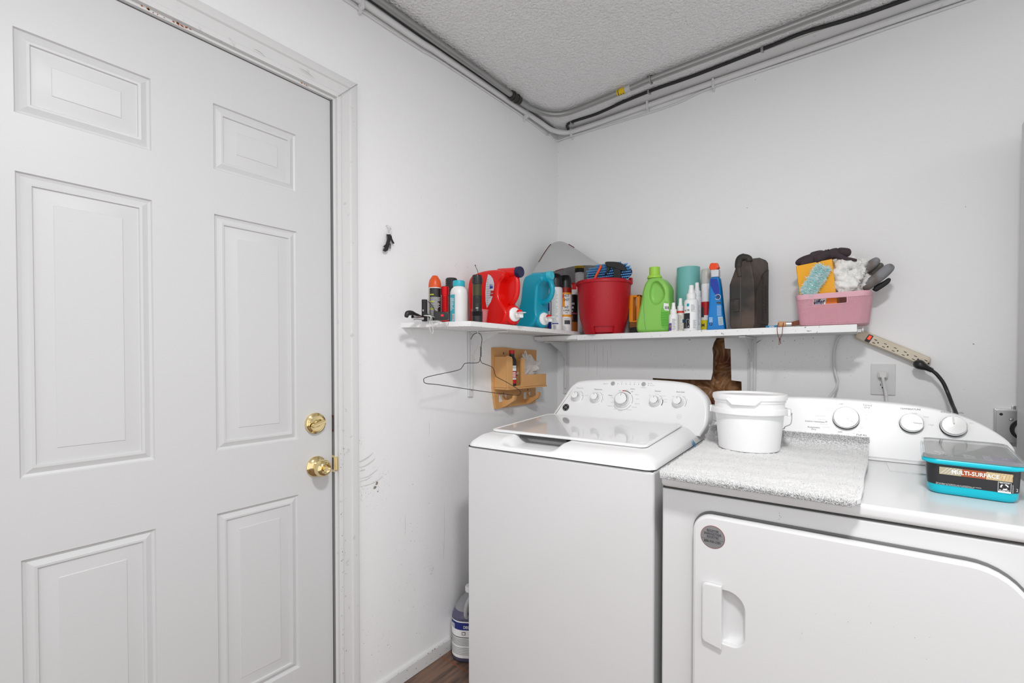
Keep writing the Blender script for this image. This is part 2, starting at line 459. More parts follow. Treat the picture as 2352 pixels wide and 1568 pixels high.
m.box(-.11, .0, -2.27, -2.2535, 0, 2.130)
m.box(-.11, .0, -2.2535, -1.4015, 2.1145, 2.130)
m.box(-.062, -.05, -1.412, -1.4015, 0, 2.1145); m.box(-.062, -.05, -2.2535, -1.4015, 2.10, 2.1145)
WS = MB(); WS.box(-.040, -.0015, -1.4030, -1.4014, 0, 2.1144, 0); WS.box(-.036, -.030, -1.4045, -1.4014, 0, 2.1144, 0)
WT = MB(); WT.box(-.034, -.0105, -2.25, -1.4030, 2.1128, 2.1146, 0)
JE = basis((0, 0, 0), (0, 1, 0), (0, 0, 1), (1, 0, 0))
JH = basis((0, 0, 2.1145), (1, 0, 0), (0, 1, 0), (0, 0, -1))
for px, r_ in ((338, .010), (346, .007), (366, .005), (398, .008), (408, .011), (418, .010), (428, .008), (436, .006), (695, .009), (700, .006)):
    u = atX(px, 34 + (px - 333) * .47, 0).y
    fleck(m, JE, u + random.uniform(-.004, .004), 2.119 + random.uniform(-.0015, .0015), r_ * .42, 1, n=10, sq=.8)
    fleck(m, JE, u + random.uniform(-.012, .012), 2.119 + random.uniform(-.002, .002), r_ * .3, 1, n=10, sq=.8)
JV = basis((0, -1.4015, 0), (1, 0, 0), (0, 0, 1), (0, -1, 0))
structure(m.build('trim_2', [M_TRIM, M_BARE], None, 30))
# seal and strike plates belong to the jamb
jamb = bpy.data.objects['trim_2']
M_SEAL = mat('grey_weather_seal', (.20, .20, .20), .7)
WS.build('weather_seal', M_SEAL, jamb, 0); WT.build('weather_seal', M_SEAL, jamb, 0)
for z0, z1, nm in ((1.005, 1.06, 'strike_plate'), (.868, .925, 'strike_plate')):
    q = MB(); q.box(-.034, .003 if z0 < 1 else -.004, -1.4046, -1.4030, z0, z1, 0, .0006)
    q.box(-.030, -.004, -1.4050, -1.4040, z0 + .008, z1 - .008, 1)
    if z0 < 1: q.box(.0, .006, -1.4032, -1.392, z0 + .006, z1 - .006, 0, .002)
    q.build(nm, [M_BRASS if z0 < 1 else mat('aged_bronze', s('5a2c1c'), .4, .7), M_DARK], jamb)

# ---------------------------------------------------------------- the six panel door
DXF = -.012                                  # face of the leaf
m = MB()
cols = [(-2.133, -1.895), (-1.755, -1.521)]; rows = [(1.776, 1.956), (.994, 1.652), (.262, .818)]
ys = sorted({DY0, DY1} | {v for c_ in cols for v in c_}); zs = sorted({.01, DZ} | {v for r_ in rows for v in r_})
for i in range(len(ys) - 1):
    for j in range(len(zs) - 1):
        a, b, c_, d = ys[i], ys[i + 1], zs[j], zs[j + 1]
        if (a, b) in cols and (c_, d) in rows:
            pr = [(0, 0), (.0025, -.0045), (.008, -.0065), (.014, -.004), (.020, -.0015), (.025, -.0022), (.027, -.006), (.030, -.0065), (.058, -.002), (.0595, -.0008)]
            rs = [[(DXF + h, a + t, c_ + t), (DXF + h, b - t, c_ + t), (DXF + h, b - t, d - t), (DXF + h, a + t, d - t)] for t, h in pr]
            m.rings(rs, 0, cap0=False)
        else: m.quad((DXF, a, c_), (DXF, b, c_), (DXF, b, d), (DXF, a, d))
x1 = DXF - .040
m.quad((x1, DY0, .01), (x1, DY1, .01), (x1, DY1, DZ), (x1, DY0, DZ))
for (a, b) in (((DY0, .01), (DY1, .01)), ((DY1, .01), (DY1, DZ)), ((DY1, DZ), (DY0, DZ)), ((DY0, DZ), (DY0, .01))):
    m.quad((DXF, *a), (DXF, *b), (x1, *b), (x1, *a))
bm_edges = m.build('door_1', [M_DOOR], None, 24)
door = structure(bm_edges)

def kxf(y, z, x=DXF): return axis_to((x, y, z), (1, 0, 0))
# deadbolt
yb, zb = -1.466, 1.040
m = MB(); m.xf = kxf(yb, zb); m.lathe([(.0335, 0), (.0345, .004), (.033, .010), (.029, .013), (.0275, .0125), (.025, .0145), (0.001, .015)], 48)
m.xf = None
dbolt = m.build('deadbolt', M_BRASS, door, 35)
m = MB(); m.xf = basis((DXF + .015, yb, zb), (0, .96, .28), (0, -.28, .96), (1, 0, 0))
m.lathe([(.012, 0), (.011, .004), (.008, .006)], 24)
m.rings([[(x, y * q, z) for x, y in rrect(.046, .012, .0059)] for q, z in ((.9, .003), (1.25, .009), (.9, .016), (.45, .020))])
m.lathe([(.0035, .0), (.0035, .0035)], 12, 0, c=(-.018, .012))
m.xf = None
m.build('thumb_turn', M_BRASS, dbolt, 50)
# knob
yk, zk = -1.462, .897
m = MB(); m.xf = kxf(yk, zk); m.lathe([(.0335, 0), (.034, .004), (.031, .009), (.024, .013), (.018, .016), (.017, .020)], 48)
m.xf = None
ros = m.build('door_knob', M_BRASS, door, 35)
m = MB(); m.xf = kxf(yk, zk); m.lathe([(.017, .018), (.0185, .022), (.025, .028), (.0275, .037), (.0275, .044), (.025, .052), (.021, .058), (.016, .060), (.012, .0575), (.001, .0565)], 48)
m.xf = None; m.build('grip', M_BRASS, ros, 35)
m = MB(); m.xf = basis((DXF + .056, yk, zk), (0, .95, -.3), (0, .3, .95), (1, 0, 0))
m.lathe([(.009, 0), (.008, .004)], 20); m.box(-.010, .010, -.0028, .0028, .003, .012, 0, .001)
m.xf = kxf(yk - .024, zk - .008, DXF + .010); m.lathe([(.0034, 0), (.0034, .0012)], 12, 1); m.xf = None
m.build('lock_button', [M_BRASS, M_MATTEBLK], ros, 35)

# ---------------------------------------------------------------- pipes and cables along the ceiling
def thin(name, path, r_, mt, label, cat, k=5, n=10, smooth_=True, parent=None, grp=None):
    P = smoothpath(path, k) if smooth_ else path
    q = MB(); q.tube(P, r_, n)
    o = q.build(name, mt, parent, 180)
    if label: tag(o, label, cat, grp)
    return o
cz = 2.510
pc = [(.045, -3.5, cz), (.045, -2.2, cz), (.046, -1.25, cz), (.053, -.75, cz), (.054, -.47, cz), (.053, -.395, cz), (.062, -.33, cz), (.085, -.268, cz), (.118, -.224, cz), (.165, -.2, cz), (.25, -.193, cz), (.535, -.205, cz), (.63, -.212, cz), (1.0, -.214, cz), (1.37, -.215, cz), (2.2, -.217, cz), (3.0, -.22, cz)]
con = thin('metal_conduit', pc, .0135, M_CONDUIT, 'grey metal conduit bending round the corner under the textured ceiling', 'pipe', n=14)
q = MB(); q.tube([(.0535, -.505, cz), (.0537, -.435, cz)], .019, 16); q.tube([(.0535, -.49, cz), (.0535, -.484, cz)], .0215, 16); q.tube([(.0537, -.46, cz), (.0537, -.454, cz)], .0215, 16)
q.build('coupling', mat('dark_coupling', (.05, .045, .04), .5, .5), con, 40)
q = MB(); q.xf = axis_to((.627, -.2, ZC - .001), (0, 0, -1)); q.lathe([(.022, 0), (.021, .004), (.006, .007), (.006, .012)], 20); q.xf = None
q.tube([(.627 , -.2115 + .018 * math.cos(a), cz + .018 * math.sin(a)) for a in [R(t) for t in range(-200, 60, 20)]], .004, 8)
q.build('pipe_hanger', M_CONDUIT, con, 40)
q = MB(); q.tube([(.462, -.2035, cz), (.500, -.205, cz)], .0142, 16, 0); q.tube([(.501, -.205, cz), (.528, -.206, cz)], .0142, 16, 1)
for i in range(3): q.tube([(.468 + i * .011, -.2037, cz), (.472 + i * .011, -.2038, cz)], .0144, 16, 2)
q.build('pipe_sticker', [mat('yellow_sticker', s('d9b400'), .5), mat('silver_sticker', (.5, .5, .5), .5), M_INK], con, 40)

thin('white_pipe', [(.014, -3.5, 2.488), (.014, -1.29, 2.492), (.014, -.93, 2.500), (.014, -.42, 2.507), (.018, -.32, 2.507), (.020, -.2, 2.506), (.028, -.1, 2.503), (.075, -.03, 2.503), (.15, -.018, 2.503), (.3, -.014, 2.504), (.85, -.014, 2.51), (1.6, -.014, 2.512), (3.0, -.014, 2.512)], .013, M_TRIM,
     'thick white painted pipe running high round the corner of the walls', 'pipe', n=12)
thin('black_cable', [(.085, -.03, 2.520), (.124, -.079, 2.521), (.283, -.074, 2.521), (.44, -.095, 2.521), (.6, -.106, 2.521), (.8, -.102, 2.521), (1.08, -.116, 2.521), (1.21, -.125, 2.521), (1.35, -.105, 2.521), (1.51, -.1, 2.521), (2.2, -.11, 2.521), (3.0, -.1, 2.521)], .0075, M_BLACK,
     'thin black cable stapled along the ceiling beside the conduit', 'cable', n=8)
thin('white_cable', [(.004, -.10, 2.49), (.006, -.02, 2.482), (.06, -.008, 2.487), (.3, -.006, 2.480), (.54, -.006, 2.474), (.69, -.006, 2.476), (.845, -.006, 2.494), (1.28, -.006, 2.492), (1.6, -.006, 2.494), (3.0, -.006, 2.494)], .005, M_TRIM,
     'thin white cable sagging under the white pipe on the back wall', 'cable', n=8)
thin('white_wire', [(.004, -3.5, 2.462), (.004, -1.3, 2.468), (.004, -.9, 2.482), (.004, -.4, 2.488), (.004, -.11, 2.480)], .0045, M_TRIM,
     'thin white wire under the pipe on the wall above the keys', 'cable', n=8)
for i, (x, y, z, ax) in enumerate(((.10, -.004, 2.496, 'y'), (.535, -.004, 2.505, 'y'), (.845, -.004, 2.502, 'y'), (.004, -.33, 2.500, 'x'), (.004, -1.30, 2.484, 'x'))):
    q = MB()
    if ax == 'y': q.box(x - .005, x + .005, -.031, 0, z - .020, z + .022, 0, .004); q.box(x - .004, x + .004, -.012, 0, z - .03, z - .018, 0, .002)
    else: q.box(0, .030, y - .006, y + .006, z - .022, z + .022, 0, .005); q.box(0, .012, y - .005, y + .005, z - .034, z - .02, 0, .002)
    tag(q.build('cable_clip', M_TRIM), ['white pipe clip nearest the corner on the back wall', 'white pipe clip under the yellow sticker of the conduit', 'white pipe clip furthest right on the back wall', 'white pipe clip near the corner above the shelf end', 'white pipe clip above the door casing corner'][i], 'clip', 'white clips holding the painted pipe')
for i, (x, y) in enumerate(((.135, -.078), (.575, -.104), (1.06, -.115))):
    q = MB(); q.box(x - .005, x + .005, y - .009, y + .009, ZC - .018, ZC - .0005, 0, .002); q.box(x - .004, x + .004, y + .008, y + .022, ZC - .014, ZC - .002, 0, .002)
    tag(q.build('cable_staple', M_CONDUIT), ['small grey clip on the black cable close to the corner', 'small grey clip on the black cable below the pipe hanger', 'small grey clip furthest along the black cable'][i], 'clip', 'clips holding the black cable')
m = MB(); m.box(.01, 3.0, -.09, -.001, ZC - .004, ZC)
structure(m.build('trim_3', M_TRIM, None, 0))
m = MB(); m.box(.0005, .030, -3.5, -.01, ZC - .006, ZC)  # dark grey strip standing in for the shade between pipe, conduit and ceiling
structure(m.build('ceiling_gap_shade', mat('gap_shade_grey', (.25, .25, .25), .7), None, 0))

# ---------------------------------------------------------------- behind the hole
m = MB(); nx, nz = 150, 110
def fold(x, z):
    p = Vector((x * 13, z * 13, 3.1)); p += Vector((noise.noise(p * .9), noise.noise(p * .9 + Vector((7, 1, 0))), 0)) * .8; v = 0
    for k_, a in ((1, .030), (2.1, .012)):
        d_ = noise.voronoi(p * k_, distance_metric='DISTANCE')[0]; v += a * min(1.2, d_[1] - d_[0])
    return v
vs = []
for j in range(nz + 1):
    for i in range(nx + 1):
        x = .50 + .56 * i / nx; z = .98 + .42 * j / nz
        vs.append((x, .060 - fold(x, z), z))
m.add(vs, [(j * (nx + 1) + i, j * (nx + 1) + i + 1, (j + 1) * (nx + 1) + i + 1, (j + 1) * (nx + 1) + i) for j in range(nz) for i in range(nx)])
M_KRAFT = mat('kraft_paper', s('8f6642'), .4, vary=(7, 1.0, s('5a1c10'), (.48, .64)), bump=(40, .3))
tag(m.build('insulation_paper', M_KRAFT, None, 180), 'crumpled brown insulation paper seen through the hole in the back wall', 'insulation')
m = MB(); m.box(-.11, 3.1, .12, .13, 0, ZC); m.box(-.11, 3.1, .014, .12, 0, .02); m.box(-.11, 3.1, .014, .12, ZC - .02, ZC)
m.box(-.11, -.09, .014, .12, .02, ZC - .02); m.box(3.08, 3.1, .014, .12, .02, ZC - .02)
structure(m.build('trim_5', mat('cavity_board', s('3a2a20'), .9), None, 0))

# ---------------------------------------------------------------- shelves
m = MB()
poly = [(0.0, -1.119), (.268, -1.018), (.222, -.10), (.0, -.005)]
m.prism(poly, 1.369, 1.388, 0, .0015)
EX = basis(Vector((.268, -1.018, 1.369)), (-.046, .918, 0), (0, 0, 1), (1, .05, 0))
for i in range(46): fleck(m, EX, random.uniform(0, .9), random.choice((.001, .0015, .018, random.uniform(0, .019))), random.uniform(.0008, .0028), 1, sq=.7)
EX2 = basis(Vector((0, -1.119, 1.369)), (.268, .101, 0), (0, 0, 1), (.35, -.94, 0))
for i in range(16): fleck(m, EX2, random.uniform(.05, .28), random.choice((.001, .018, random.uniform(0, .019))), random.uniform(.0008, .002), 1)
stroke(m, EX2, [(.195, .019), (.197, .012), (.195, .006), (.199, 0)], .002, 1)
tag(m.build('wall_shelf', [M_SHELF, M_GREY], None, 30), 'chipped white wooden shelf on the left wall above the wire hanger', 'shelf')
m = MB()
def shz(x): return 1.3665 + (x - .05) * .0035
P_ = [(.012, -.225), (1.386, -.24), (1.386, -.004), (.012, -.004)]
m.add([(x, y, shz(x) - .026) for x, y in P_] + [(x, y, shz(x)) for x, y in P_], [(3, 2, 1, 0), (4, 5, 6, 7), (0, 1, 5, 4), (1, 2, 6, 5), (2, 3, 7, 6), (3, 0, 4, 7)])
EB = basis((.012, -.225, 1.3405), (1.374, -.015, .0048), (0, 0, 1), (-.01, -1, 0))
for i in range(40): fleck(m, EB, random.uniform(0, 1.36), random.choice((.001, .025, random.uniform(0, .025))), random.uniform(.0006, .002), 1)
tag(m.build('wall_shelf', [M_SHELF, M_GREY], None, 30), 'long white wooden shelf on the back wall above the washer and dryer', 'shelf')
q = MB(); q.box(.004, .262, -.238, -.226, 1.345, 1.364, 0, .001)
tag(q.build('wood_strip', M_SHELF, None, 30), 'thin white strip of wood fixed to the left end of the long shelf', 'strip')
q = MB(); q.xf = axis_to((1.3865, -.20, 1.352), (1, 0, 0)); q.lathe([(.0035, -.01), (.0035, .012), (.008, .014), (.008, .018)], 12); q.xf = None
q.box(1.387, 1.398, -.215, -.185, 1.345, 1.349); tag(q.build('screw', M_TRIM), 'white painted screw head sticking out of the long shelf end', 'screw')
def bracket(x, y, wall, top, drop, label):
    q = MB()
    if wall == 'x':      # on the left wall, arm along +x
        q.box(.001, .010, y - .016, y + .016, top - drop, top, 0, .002); q.box(.010, .018, y - .006, y + .006, top - drop + .03, top - .01, 0, .002)
        q.box(.010, .21, y - .012, y + .012, top - .008, top - .0005, 0, .002); q.prism([(.010, top - .008), (.17, top - .008), (.12, top - .03), (.05, top - .06), (.010, top - .12)], -.002, .002)
        for i in range(8, 0, -1): pass
        n0 = len(q.v)
        k0 = n0 - 10
        for v_ in range(k0, n0): p = q.v[v_]; q.v[v_] = Vector((p.x, y + p.z, p.y))
    else:
        q.box(x - .016, x + .016, -.010, -.001, top - drop, top, 0, .002); q.box(x - .006, x + .006, -.018, -.010, top - drop + .03, top - .01, 0, .002)
        q.box(x - .012, x + .012, -.21, -.010, top - .008, top - .0005, 0, .002); q.prism([(.010, top - .008), (.17, top - .008), (.12, top - .03), (.05, top - .06), (.010, top - .12)], -.002, .002)
        n0 = len(q.v)
        for v_ in range(n0 - 10, n0): p = q.v[v_]; q.v[v_] = Vector((x + p.z, -p.x, p.y))
    tag(q.build('shelf_bracket', M_TRIM, None, 40), label, 'bracket')
bracket(0, -.737, 'x', 1.3685, .29, 'white metal bracket under the left wall shelf behind the hanger')
bracket(.062, 0, 'y', 1.340, .29, 'white metal bracket under the long shelf in the corner')
bracket(1.012, 0, 'y', 1.343, .29, 'white metal bracket under the long shelf right of the wall hole')
# ---------------------------------------------------------------- keys on the wall
kc = atX(891, 524, .012)
q = MB(); q.tube(smoothpath([(0.0, kc.y, kc.z + .012), (.012, kc.y + .001, kc.z + .010), (.02, kc.y + .002, kc.z), (.016, kc.y + .004, kc.z - .006), (.012, kc.y + .010, kc.z + .002), (.013, kc.y + .012, kc.z + .012)], 5), .0016, 8)
tag(q.build('wall_hook', M_TRIM), 'small white wall hook that carries the keys', 'hook')
kr = thing('key_bunch', 'bunch of keys with a black bottle opener hanging from the wall hook', 'keys', (.015, kc.y + .003, kc.z - .025))
q = MB(); q.tube([(.016 + .003 * math.sin(a), kc.y + .004 + .010 * math.cos(a), kc.z - .014 + .015 * math.sin(a)) for a in [R(t) for t in range(0, 361, 20)]], .0012, 8)
q.build('key_ring', M_CHROME, kr)
def kk(px, py, x=.012): g = atX(px, py, x); return (g.y, g.z)
q = MB(); q.xf = basis((.010, 0, 0), (0, 1, 0), (0, 0, 1), (1, 0, 0))
q.prism([kk(*p) for p in ((888, 538), (896, 538), (897, 547), (893, 566), (890, 575), (885, 578), (879, 575), (882, 570), (884, 568), (880, 566), (886, 560), (890, 546))], 0, .006, 0, .0012); q.xf = None
q.build('bottle_opener', M_BLACK, kr, 40)
for pts, mt in (([(898, 540), (900, 549), (905, 559)], M_MATTEBLK), ([(894, 556), (898, 560), (897, 571)], M_STEEL)):
    q = MB(); q.xf = basis((.008, 0, 0), (0, 1, 0), (0, 0, 1), (1, 0, 0)); P = [kk(*p) for p in pts]
    stroke(q, Matrix.Identity(4), P, .008, 0, 0, taper=False)
    for v_ in list(q.v): pass
    n0 = len(q.v); q.xf = None
    q2 = MB(); q2.tube(smoothpath([(.010, p[0], p[1]) for p in P], 4), .0035, 6); q2.build('key', mt, kr)
# ---------------------------------------------------------------- wire hanger
HP = [(-.857, 1.329), (-.846, 1.346), (-.827, 1.356), (-.803, 1.355), (-.789, 1.335), (-.795, 1.298), (-.798, 1.258), (-.800, 1.248), (-.792, 1.233), (-.770, 1.226), (-.724, 1.214), (-.710, 1.200), (-.697, 1.175), (-.68, 1.165), (-.601, 1.136), (-.518, 1.100), (-.508, 1.086), (-.520, 1.077), (-.568, 1.080), (-.809, 1.114), (-1.029, 1.149), (-1.093, 1.157), (-1.108, 1.167), (-1.089, 1.182), (-.934, 1.203), (-.905, 1.218), (-.888, 1.231), (-.82, 1.232), (-.804, 1.240), (-.801, 1.252), (-.797, 1.262), (-.796, 1.29)]
q = MB(); q.tube(smoothpath([(.12 - .02 * abs(y + .8) , y, z) for y, z in HP], 4), .0014, 6)
for i in range(7): q.tube([(.12 + .0025 * math.cos(t * .8 + i * 6), -.796 + .0025 * math.sin(t * .8 + i * 6), 1.258 + i * .006 + t * .0008) for t in range(8)], .0012, 5)
tag(q.build('wire_hanger', mat('dark_wire', (.05, .05, .05), .4, .6)), 'dark wire coat hanger hanging under the left wall shelf', 'hanger')
q = MB(); q.tube(smoothpath([(.12, -.817, 1.369), (.12, -.817, 1.360), (.12, -.817, 1.350), (.118, -.822, 1.346), (.118, -.83, 1.352)], 4), .002, 8); tag(q.build('cup_hook', M_TRIM), 'tiny white hook under the left shelf that holds the wire hanger', 'hook')
# ---------------------------------------------------------------- wooden organiser
M_PLY = mat('light_plywood', s('d9a56b'), .5, vary=(6, .4, s('c48a50')), bump=(30, .05))
M_PLYE = mat('plywood_edge', s('b07c4a'), .7)
og = thing('wooden_wall_rack', 'small plywood wall rack with hooks holding a bottle and a plastic bag', 'rack', (.006, -.41, 1.15))
q = MB(); q.xf = basis((.001, 0, 0), (0, 1, 0), (0, 0, 1), (1, 0, 0))
o_ = [(-.588, 1.301), (-.50, 1.304), (-.40, 1.297), (-.229, 1.293), (-.236, 1.10), (-.236, 1.012), (-.569, 1.008), (-.588, 1.111)]
q.prism(o_, 0, .012, 0, .0006); q.xf = None
for y, z in ((-.51, 1.275), (-.33, 1.272), (-.51, 1.078), (-.31, 1.086)):
    q.xf = axis_to((.0128, y, z), (1, 0, 0)); q.lathe([(.0065, 0), (.005, .0006)], 10, 1, sy=.7); q.xf = None
q.build('back_board', [M_PLY, M_DARK], og, 30)
q = MB(); q.box(.013, .0865, -.582, -.570, 1.1125, 1.258, 0, .001)   # side
q.build('side_panel', M_PLY, og, 30)
q = MB(); q.xf = basis((.098, 0, 0), (0, 1, 0), (0, 0, 1), (1, 0, 0))
q.prism([(-.582, 1.112), (-.585, 1.262), (-.554, 1.257), (-.548, 1.246), (-.546, 1.125), (-.540, 1.119), (-.482, 1.119), (-.476, 1.125), (-.476, 1.250), (-.450, 1.250), (-.448, 1.112)], -.010, 0, 0, .0006); q.xf = None
q.build('front_panel', M_PLY, og, 30)
q = MB(); q.box(.013, .0865, -.458, -.449, 1.1125, 1.247, 0, .0008); q.build('side_panel', M_PLY, og, 30)
q = MB(); q.box(.013, .0995, -.581, -.260, 1.1035, 1.1115, 0, .0008); q.build('bottom_board', M_PLY, og, 30)
q = MB(); q.box(.086, .0965, -.4465, -.262, 1.1125, 1.170, 0, .0008); q.box(.013, .0855, -.2705, -.2625, 1.1125, 1.168, 0, .0008); q.build('tray_front', M_PLY, og, 30)
for y in (-.515, -.315):
    q = MB(); q.xf = basis((0, y, 0), (1, 0, 0), (0, 0, 1), (0, -1, 0))
    q.prism([(.012, 1.012), (.035, 1.018), (.086, 1.048), (.094, 1.075), (.080, 1.078), (.074, 1.060), (.050, 1.050), (.030, 1.052), (.016, 1.066), (.012, 1.085)], -.008, .008, 0, .0008); q.xf = None
    q.box(.012, .0145, y - .030, y + .026, 1.040, 1.074, 1); q.box(.012, .016, y + .0, y + .010, 1.040, 1.074, 0)
    q.build('peg_hook', [M_PLY, mat('pale_paper', (.75, .75, .72), .8)], og, 30)
# bottle in the rack
bl = thing('bottle', 'black bottle with red cap and red yellow label inside the wooden rack', 'bottle', (.060, -.509, 1.112))
q = MB(); q.lathe([(.019, 0), (.0215, .004), (.0215, .122), (.020, .132), (.013, .145), (.011, .150)], 24, 0, c=(.063, -.509)); q.v = [Vector((v.x, v.y, v.z + 1.112)) for v in q.v]
W_ = (.0217, .063, -.509)
for a0, a1, z0, z1, k_ in ((-.6, 1.9, 1.215, 1.202, 2), (-.6, 1.9, 1.190, 1.212, 2), (-.6, 1.9, 1.157, 1.188, 1), (.1, .65, 1.160, 1.184, 3), (-.6, 1.9, 1.149, 1.156, 2), (-.6, 1.9, 1.130, 1.148, 1)):
    q.wpatch(W_, a0, a1, min(z0, z1), max(z0, z1), k_, .0003)
for i in range(4): q.wpatch(W_, .85, 1.6, 1.160 + i * .007, 1.1635 + i * .007, 2, .0006)
q.build('body', [M_BLACK, mat('red_label', s('c0181c'), .4), M_WHITEINK, mat('yellow_label', s('e8c51a'), .4)], bl, 40)
q = MB(); q.lathe([(.0125, 1.262), (.0125, 1.272), (.012, 1.272)], 20, 0, c=(.063, -.509)); q.lathe([(.0125, 1.272), (.013, 1.274), (.013, 1.287), (.012, 1.289)], 20, 1, c=(.063, -.509))
q.build('cap', [M_BLACK, MATS['red_label']], bl, 40)
# plastic bag
q = MB(); NB = 72; vs = []
for j in range(NB + 1):
    for i in range(NB):
        a = 2 * math.pi * i / NB; t = math.pi * j / NB
        r0 = .060 * math.sin(t) ** .7; p = Vector((r0 * .55 * math.cos(a), r0 * 1.1 * math.sin(a), -.062 * math.cos(t)))
        d_ = noise.voronoi(p * 44 + Vector((5, 1, 2)))[0]; f_ = .80 + .95 * (d_[1] - d_[0]) * math.sin(t)
        p = Vector((p.x * f_, p.y * f_, p.z * (1 + .5 * (d_[1] - d_[0]))))
        p.x *= .62; vs.append((.050 + p.x, -.362 + p.y * (1.25 - .25 * (p.z / .062)) + .012 * math.sin(p.z * 60), 1.190 + p.z * 1.15))
q.add(vs, [(j * NB + i, j * NB + (i + 1) % NB, (j + 1) * NB + (i + 1) % NB, (j + 1) * NB + i) for j in range(NB) for i in range(NB)])
tag(q.build('plastic_bag', mat('thin_plastic_film', (.86, .83, .80), .2, alpha=.55)), 'crumpled translucent plastic bag stuffed in the wooden rack tray', 'bag')

# ================================================================ LARGE APPLIANCES
def pocketed(m, outer, hol, t0, t1, bev=0.0, depth=None, k=0, kh=None, hbev=.004, face_k=None, shrink=.5):
    """solid with rounded rims; hol is a pocket (depth given) or a through hole (depth None), open at t1"""
    kh = k if kh is None else kh
    st = ((bev, t0), (bev * .3, t0 + bev * .3), (0, t0 + bev), (0, t1 - bev), (bev * .3, t1 - bev * .3), (bev, t1)) if bev else ((0, t0), (0, t1))
    rs = [[(x, y, t) for x, y in (offset2(outer, d) if d else outer)] for d, t in st]
    through = depth is None
    m.rings(rs, k, cap0=not through, cap1=False)
    io = [Vector((x, y, 0)) for x, y in (offset2(outer, bev) if bev else outer)]
    ih = [Vector((x, y, 0)) for x, y in offset2(hol, -hbev)]
    tri = geometry.tessellate_polygon([io, ih]); al = io + ih
    m.add([(p.x, p.y, t1) for p in al], [tuple(t) for t in tri], k if face_k is None else face_k)
    if through:
        m.add([(p.x, p.y, t0) for p in al], [tuple(t) for t in tri], k)
        prof = [(-hbev, t1), (-hbev * .3, t1 - hbev * .4), (0, t1 - hbev * 1.2), (0, t0 + hbev * 1.2), (-hbev * .3, t0 + hbev * .4), (-hbev, t0)]
        m.rings([[(x, y, t) for x, y in offset2(hol, d)] for d, t in prof], kh, False, False)
    else:
        prof = [(-hbev, t1), (-hbev * .3, t1 - hbev * .4), (0, t1 - hbev * 1.2)]
        rr = [[(x, y, t) for x, y in offset2(hol, d)] for d, t in prof]
        c = Vector((sum(p[0] for p in hol) / len(hol), sum(p[1] for p in hol) / len(hol)))
        for q, dd in ((1.0, .55), (.92, .8), (.75, .95), (shrink, 1.0)):
            rr.append([(c.x + (x - c.x) * q, c.y + (y - c.y) * q, t1 - depth * dd) for x, y in hol])
        m.rings(rr, kh, False, True)

WM = Matrix.Translation((.277, -1.05, 0)) @ Matrix.Rotation(R(3.5), 4, 'Z')
DM = Matrix.Translation((.982, -1.03, 0)) @ Matrix.Rotation(R(2.5), 4, 'Z')
def onp(M, px, py, p0, n):
    Mi = M.inverted(); c = Mi @ CAM; d = Mi.to_3x3() @ ray(px, py); n = Vector(n); p0 = Vector(p0)
    return c + d * ((p0 - c).dot(n) / d.dot(n))

# ---- washer
wsh = thing('washing_machine', 'white top loading washing machine with control knobs beside the left wall', 'washing machine', (.277, -1.05, 0), R(3.5))
m = MB(); m.xf = WM
m.box(.0, .676, .004, .66, .012, .9345, 0, .009, 3)
for x in (.05, .62):
    for y in (.06, .6): m.box(x - .02, x + .02, y - .02, y + .02, 0, .014, 1)
m.build('cabinet', [M_ENAMEL, M_BLACK], wsh, 30)
m = MB(); m.xf = WM
m.box(.004, .672, .006, .655, .9335, .938, 1)
NX, NY = 150, 120
def sm(t): t = max(0.0, min(1.0, t)); return t * t * (3 - 2 * t)
def wtop(x, y):
    base = .974 + .016 * max(0, min(1, (y - .1) / .45))
    f = lambda t: math.sin(min(1, max(0, t)) * math.pi / 2) ** .75
    h = f(y / .085) * f(x / .030) * f((.676 - x) / .066)
    z = .9375 + .006 + (base - .9435) * h
    if min(x, y, .676 - x) < .001: z = .9375
    u = abs(x - .245) / .118
    sc = sm((1 - u) / .35) * sm((y - .004) / .05) * (1 - sm((y - .165) / .008))
    return z - .031 * sc
vs = []
for j in range(NY + 1):
    for i in range(NX + 1):
        x = .676 * i / NX; t = j / NY; y = .66 * t ** 1.35
        z = wtop(x, y); r_ = .028
        for (cx_, sg) in ((r_, 1), (.676 - r_, -1)):
            dx = (cx_ - x) * sg; dy = r_ - y
            if dx > 0 and dy > 0:
                L = max(dx, dy); h_ = math.hypot(dx, dy); x = cx_ - sg * dx * L / h_; y = r_ - dy * L / h_
        vs.append((x, y, z))
m.add(vs, [(j * (NX + 1) + i, j * (NX + 1) + i + 1, (j + 1) * (NX + 1) + i + 1, (j + 1) * (NX + 1) + i) for j in range(NY) for i in range(NX)])
m.box(.150, .340, .1205, .163, .9640, .9742, 1)  # dark block put under the lid edge as the shade in the handle slot
m.build('top_cover', [M_PANEL, M_DARK], wsh, 50)
m = MB(); m.xf = WM
def lz(y): return .9745 + .016 * (y - .1) / .45
def lidring(ins, dz): return [(x, y, lz(y) + dz) for x, y in rrect(.594 - 2 * ins, .438 - 2 * ins, .022, .320, .332, 6)]
m.rings([lidring(.003, .001), lidring(0, .004), lidring(0, .0075), lidring(.003, .010), lidring(.009, .0105), lidring(.011, .0088)], 0, cap1=False)
m.rings([lidring(.011, .0088), lidring(.012, .0088)], 1, cap0=False)
lid = m.build('lid', [M_PANEL, M_LID], wsh, 40)
m = MB(); m.xf = WM
yf = lambda z: .555 + (z - .99) * .45
co = [(.022, .955), (.040, 1.0), (.070, 1.06), (.094, 1.11), (.115, 1.135), (.148, 1.149), (.25, 1.157), (.385, 1.162), (.52, 1.159), (.61, 1.150), (.655, 1.130), (.688, 1.095), (.700, 1.05), (.700, 1.0), (.680, .955)]
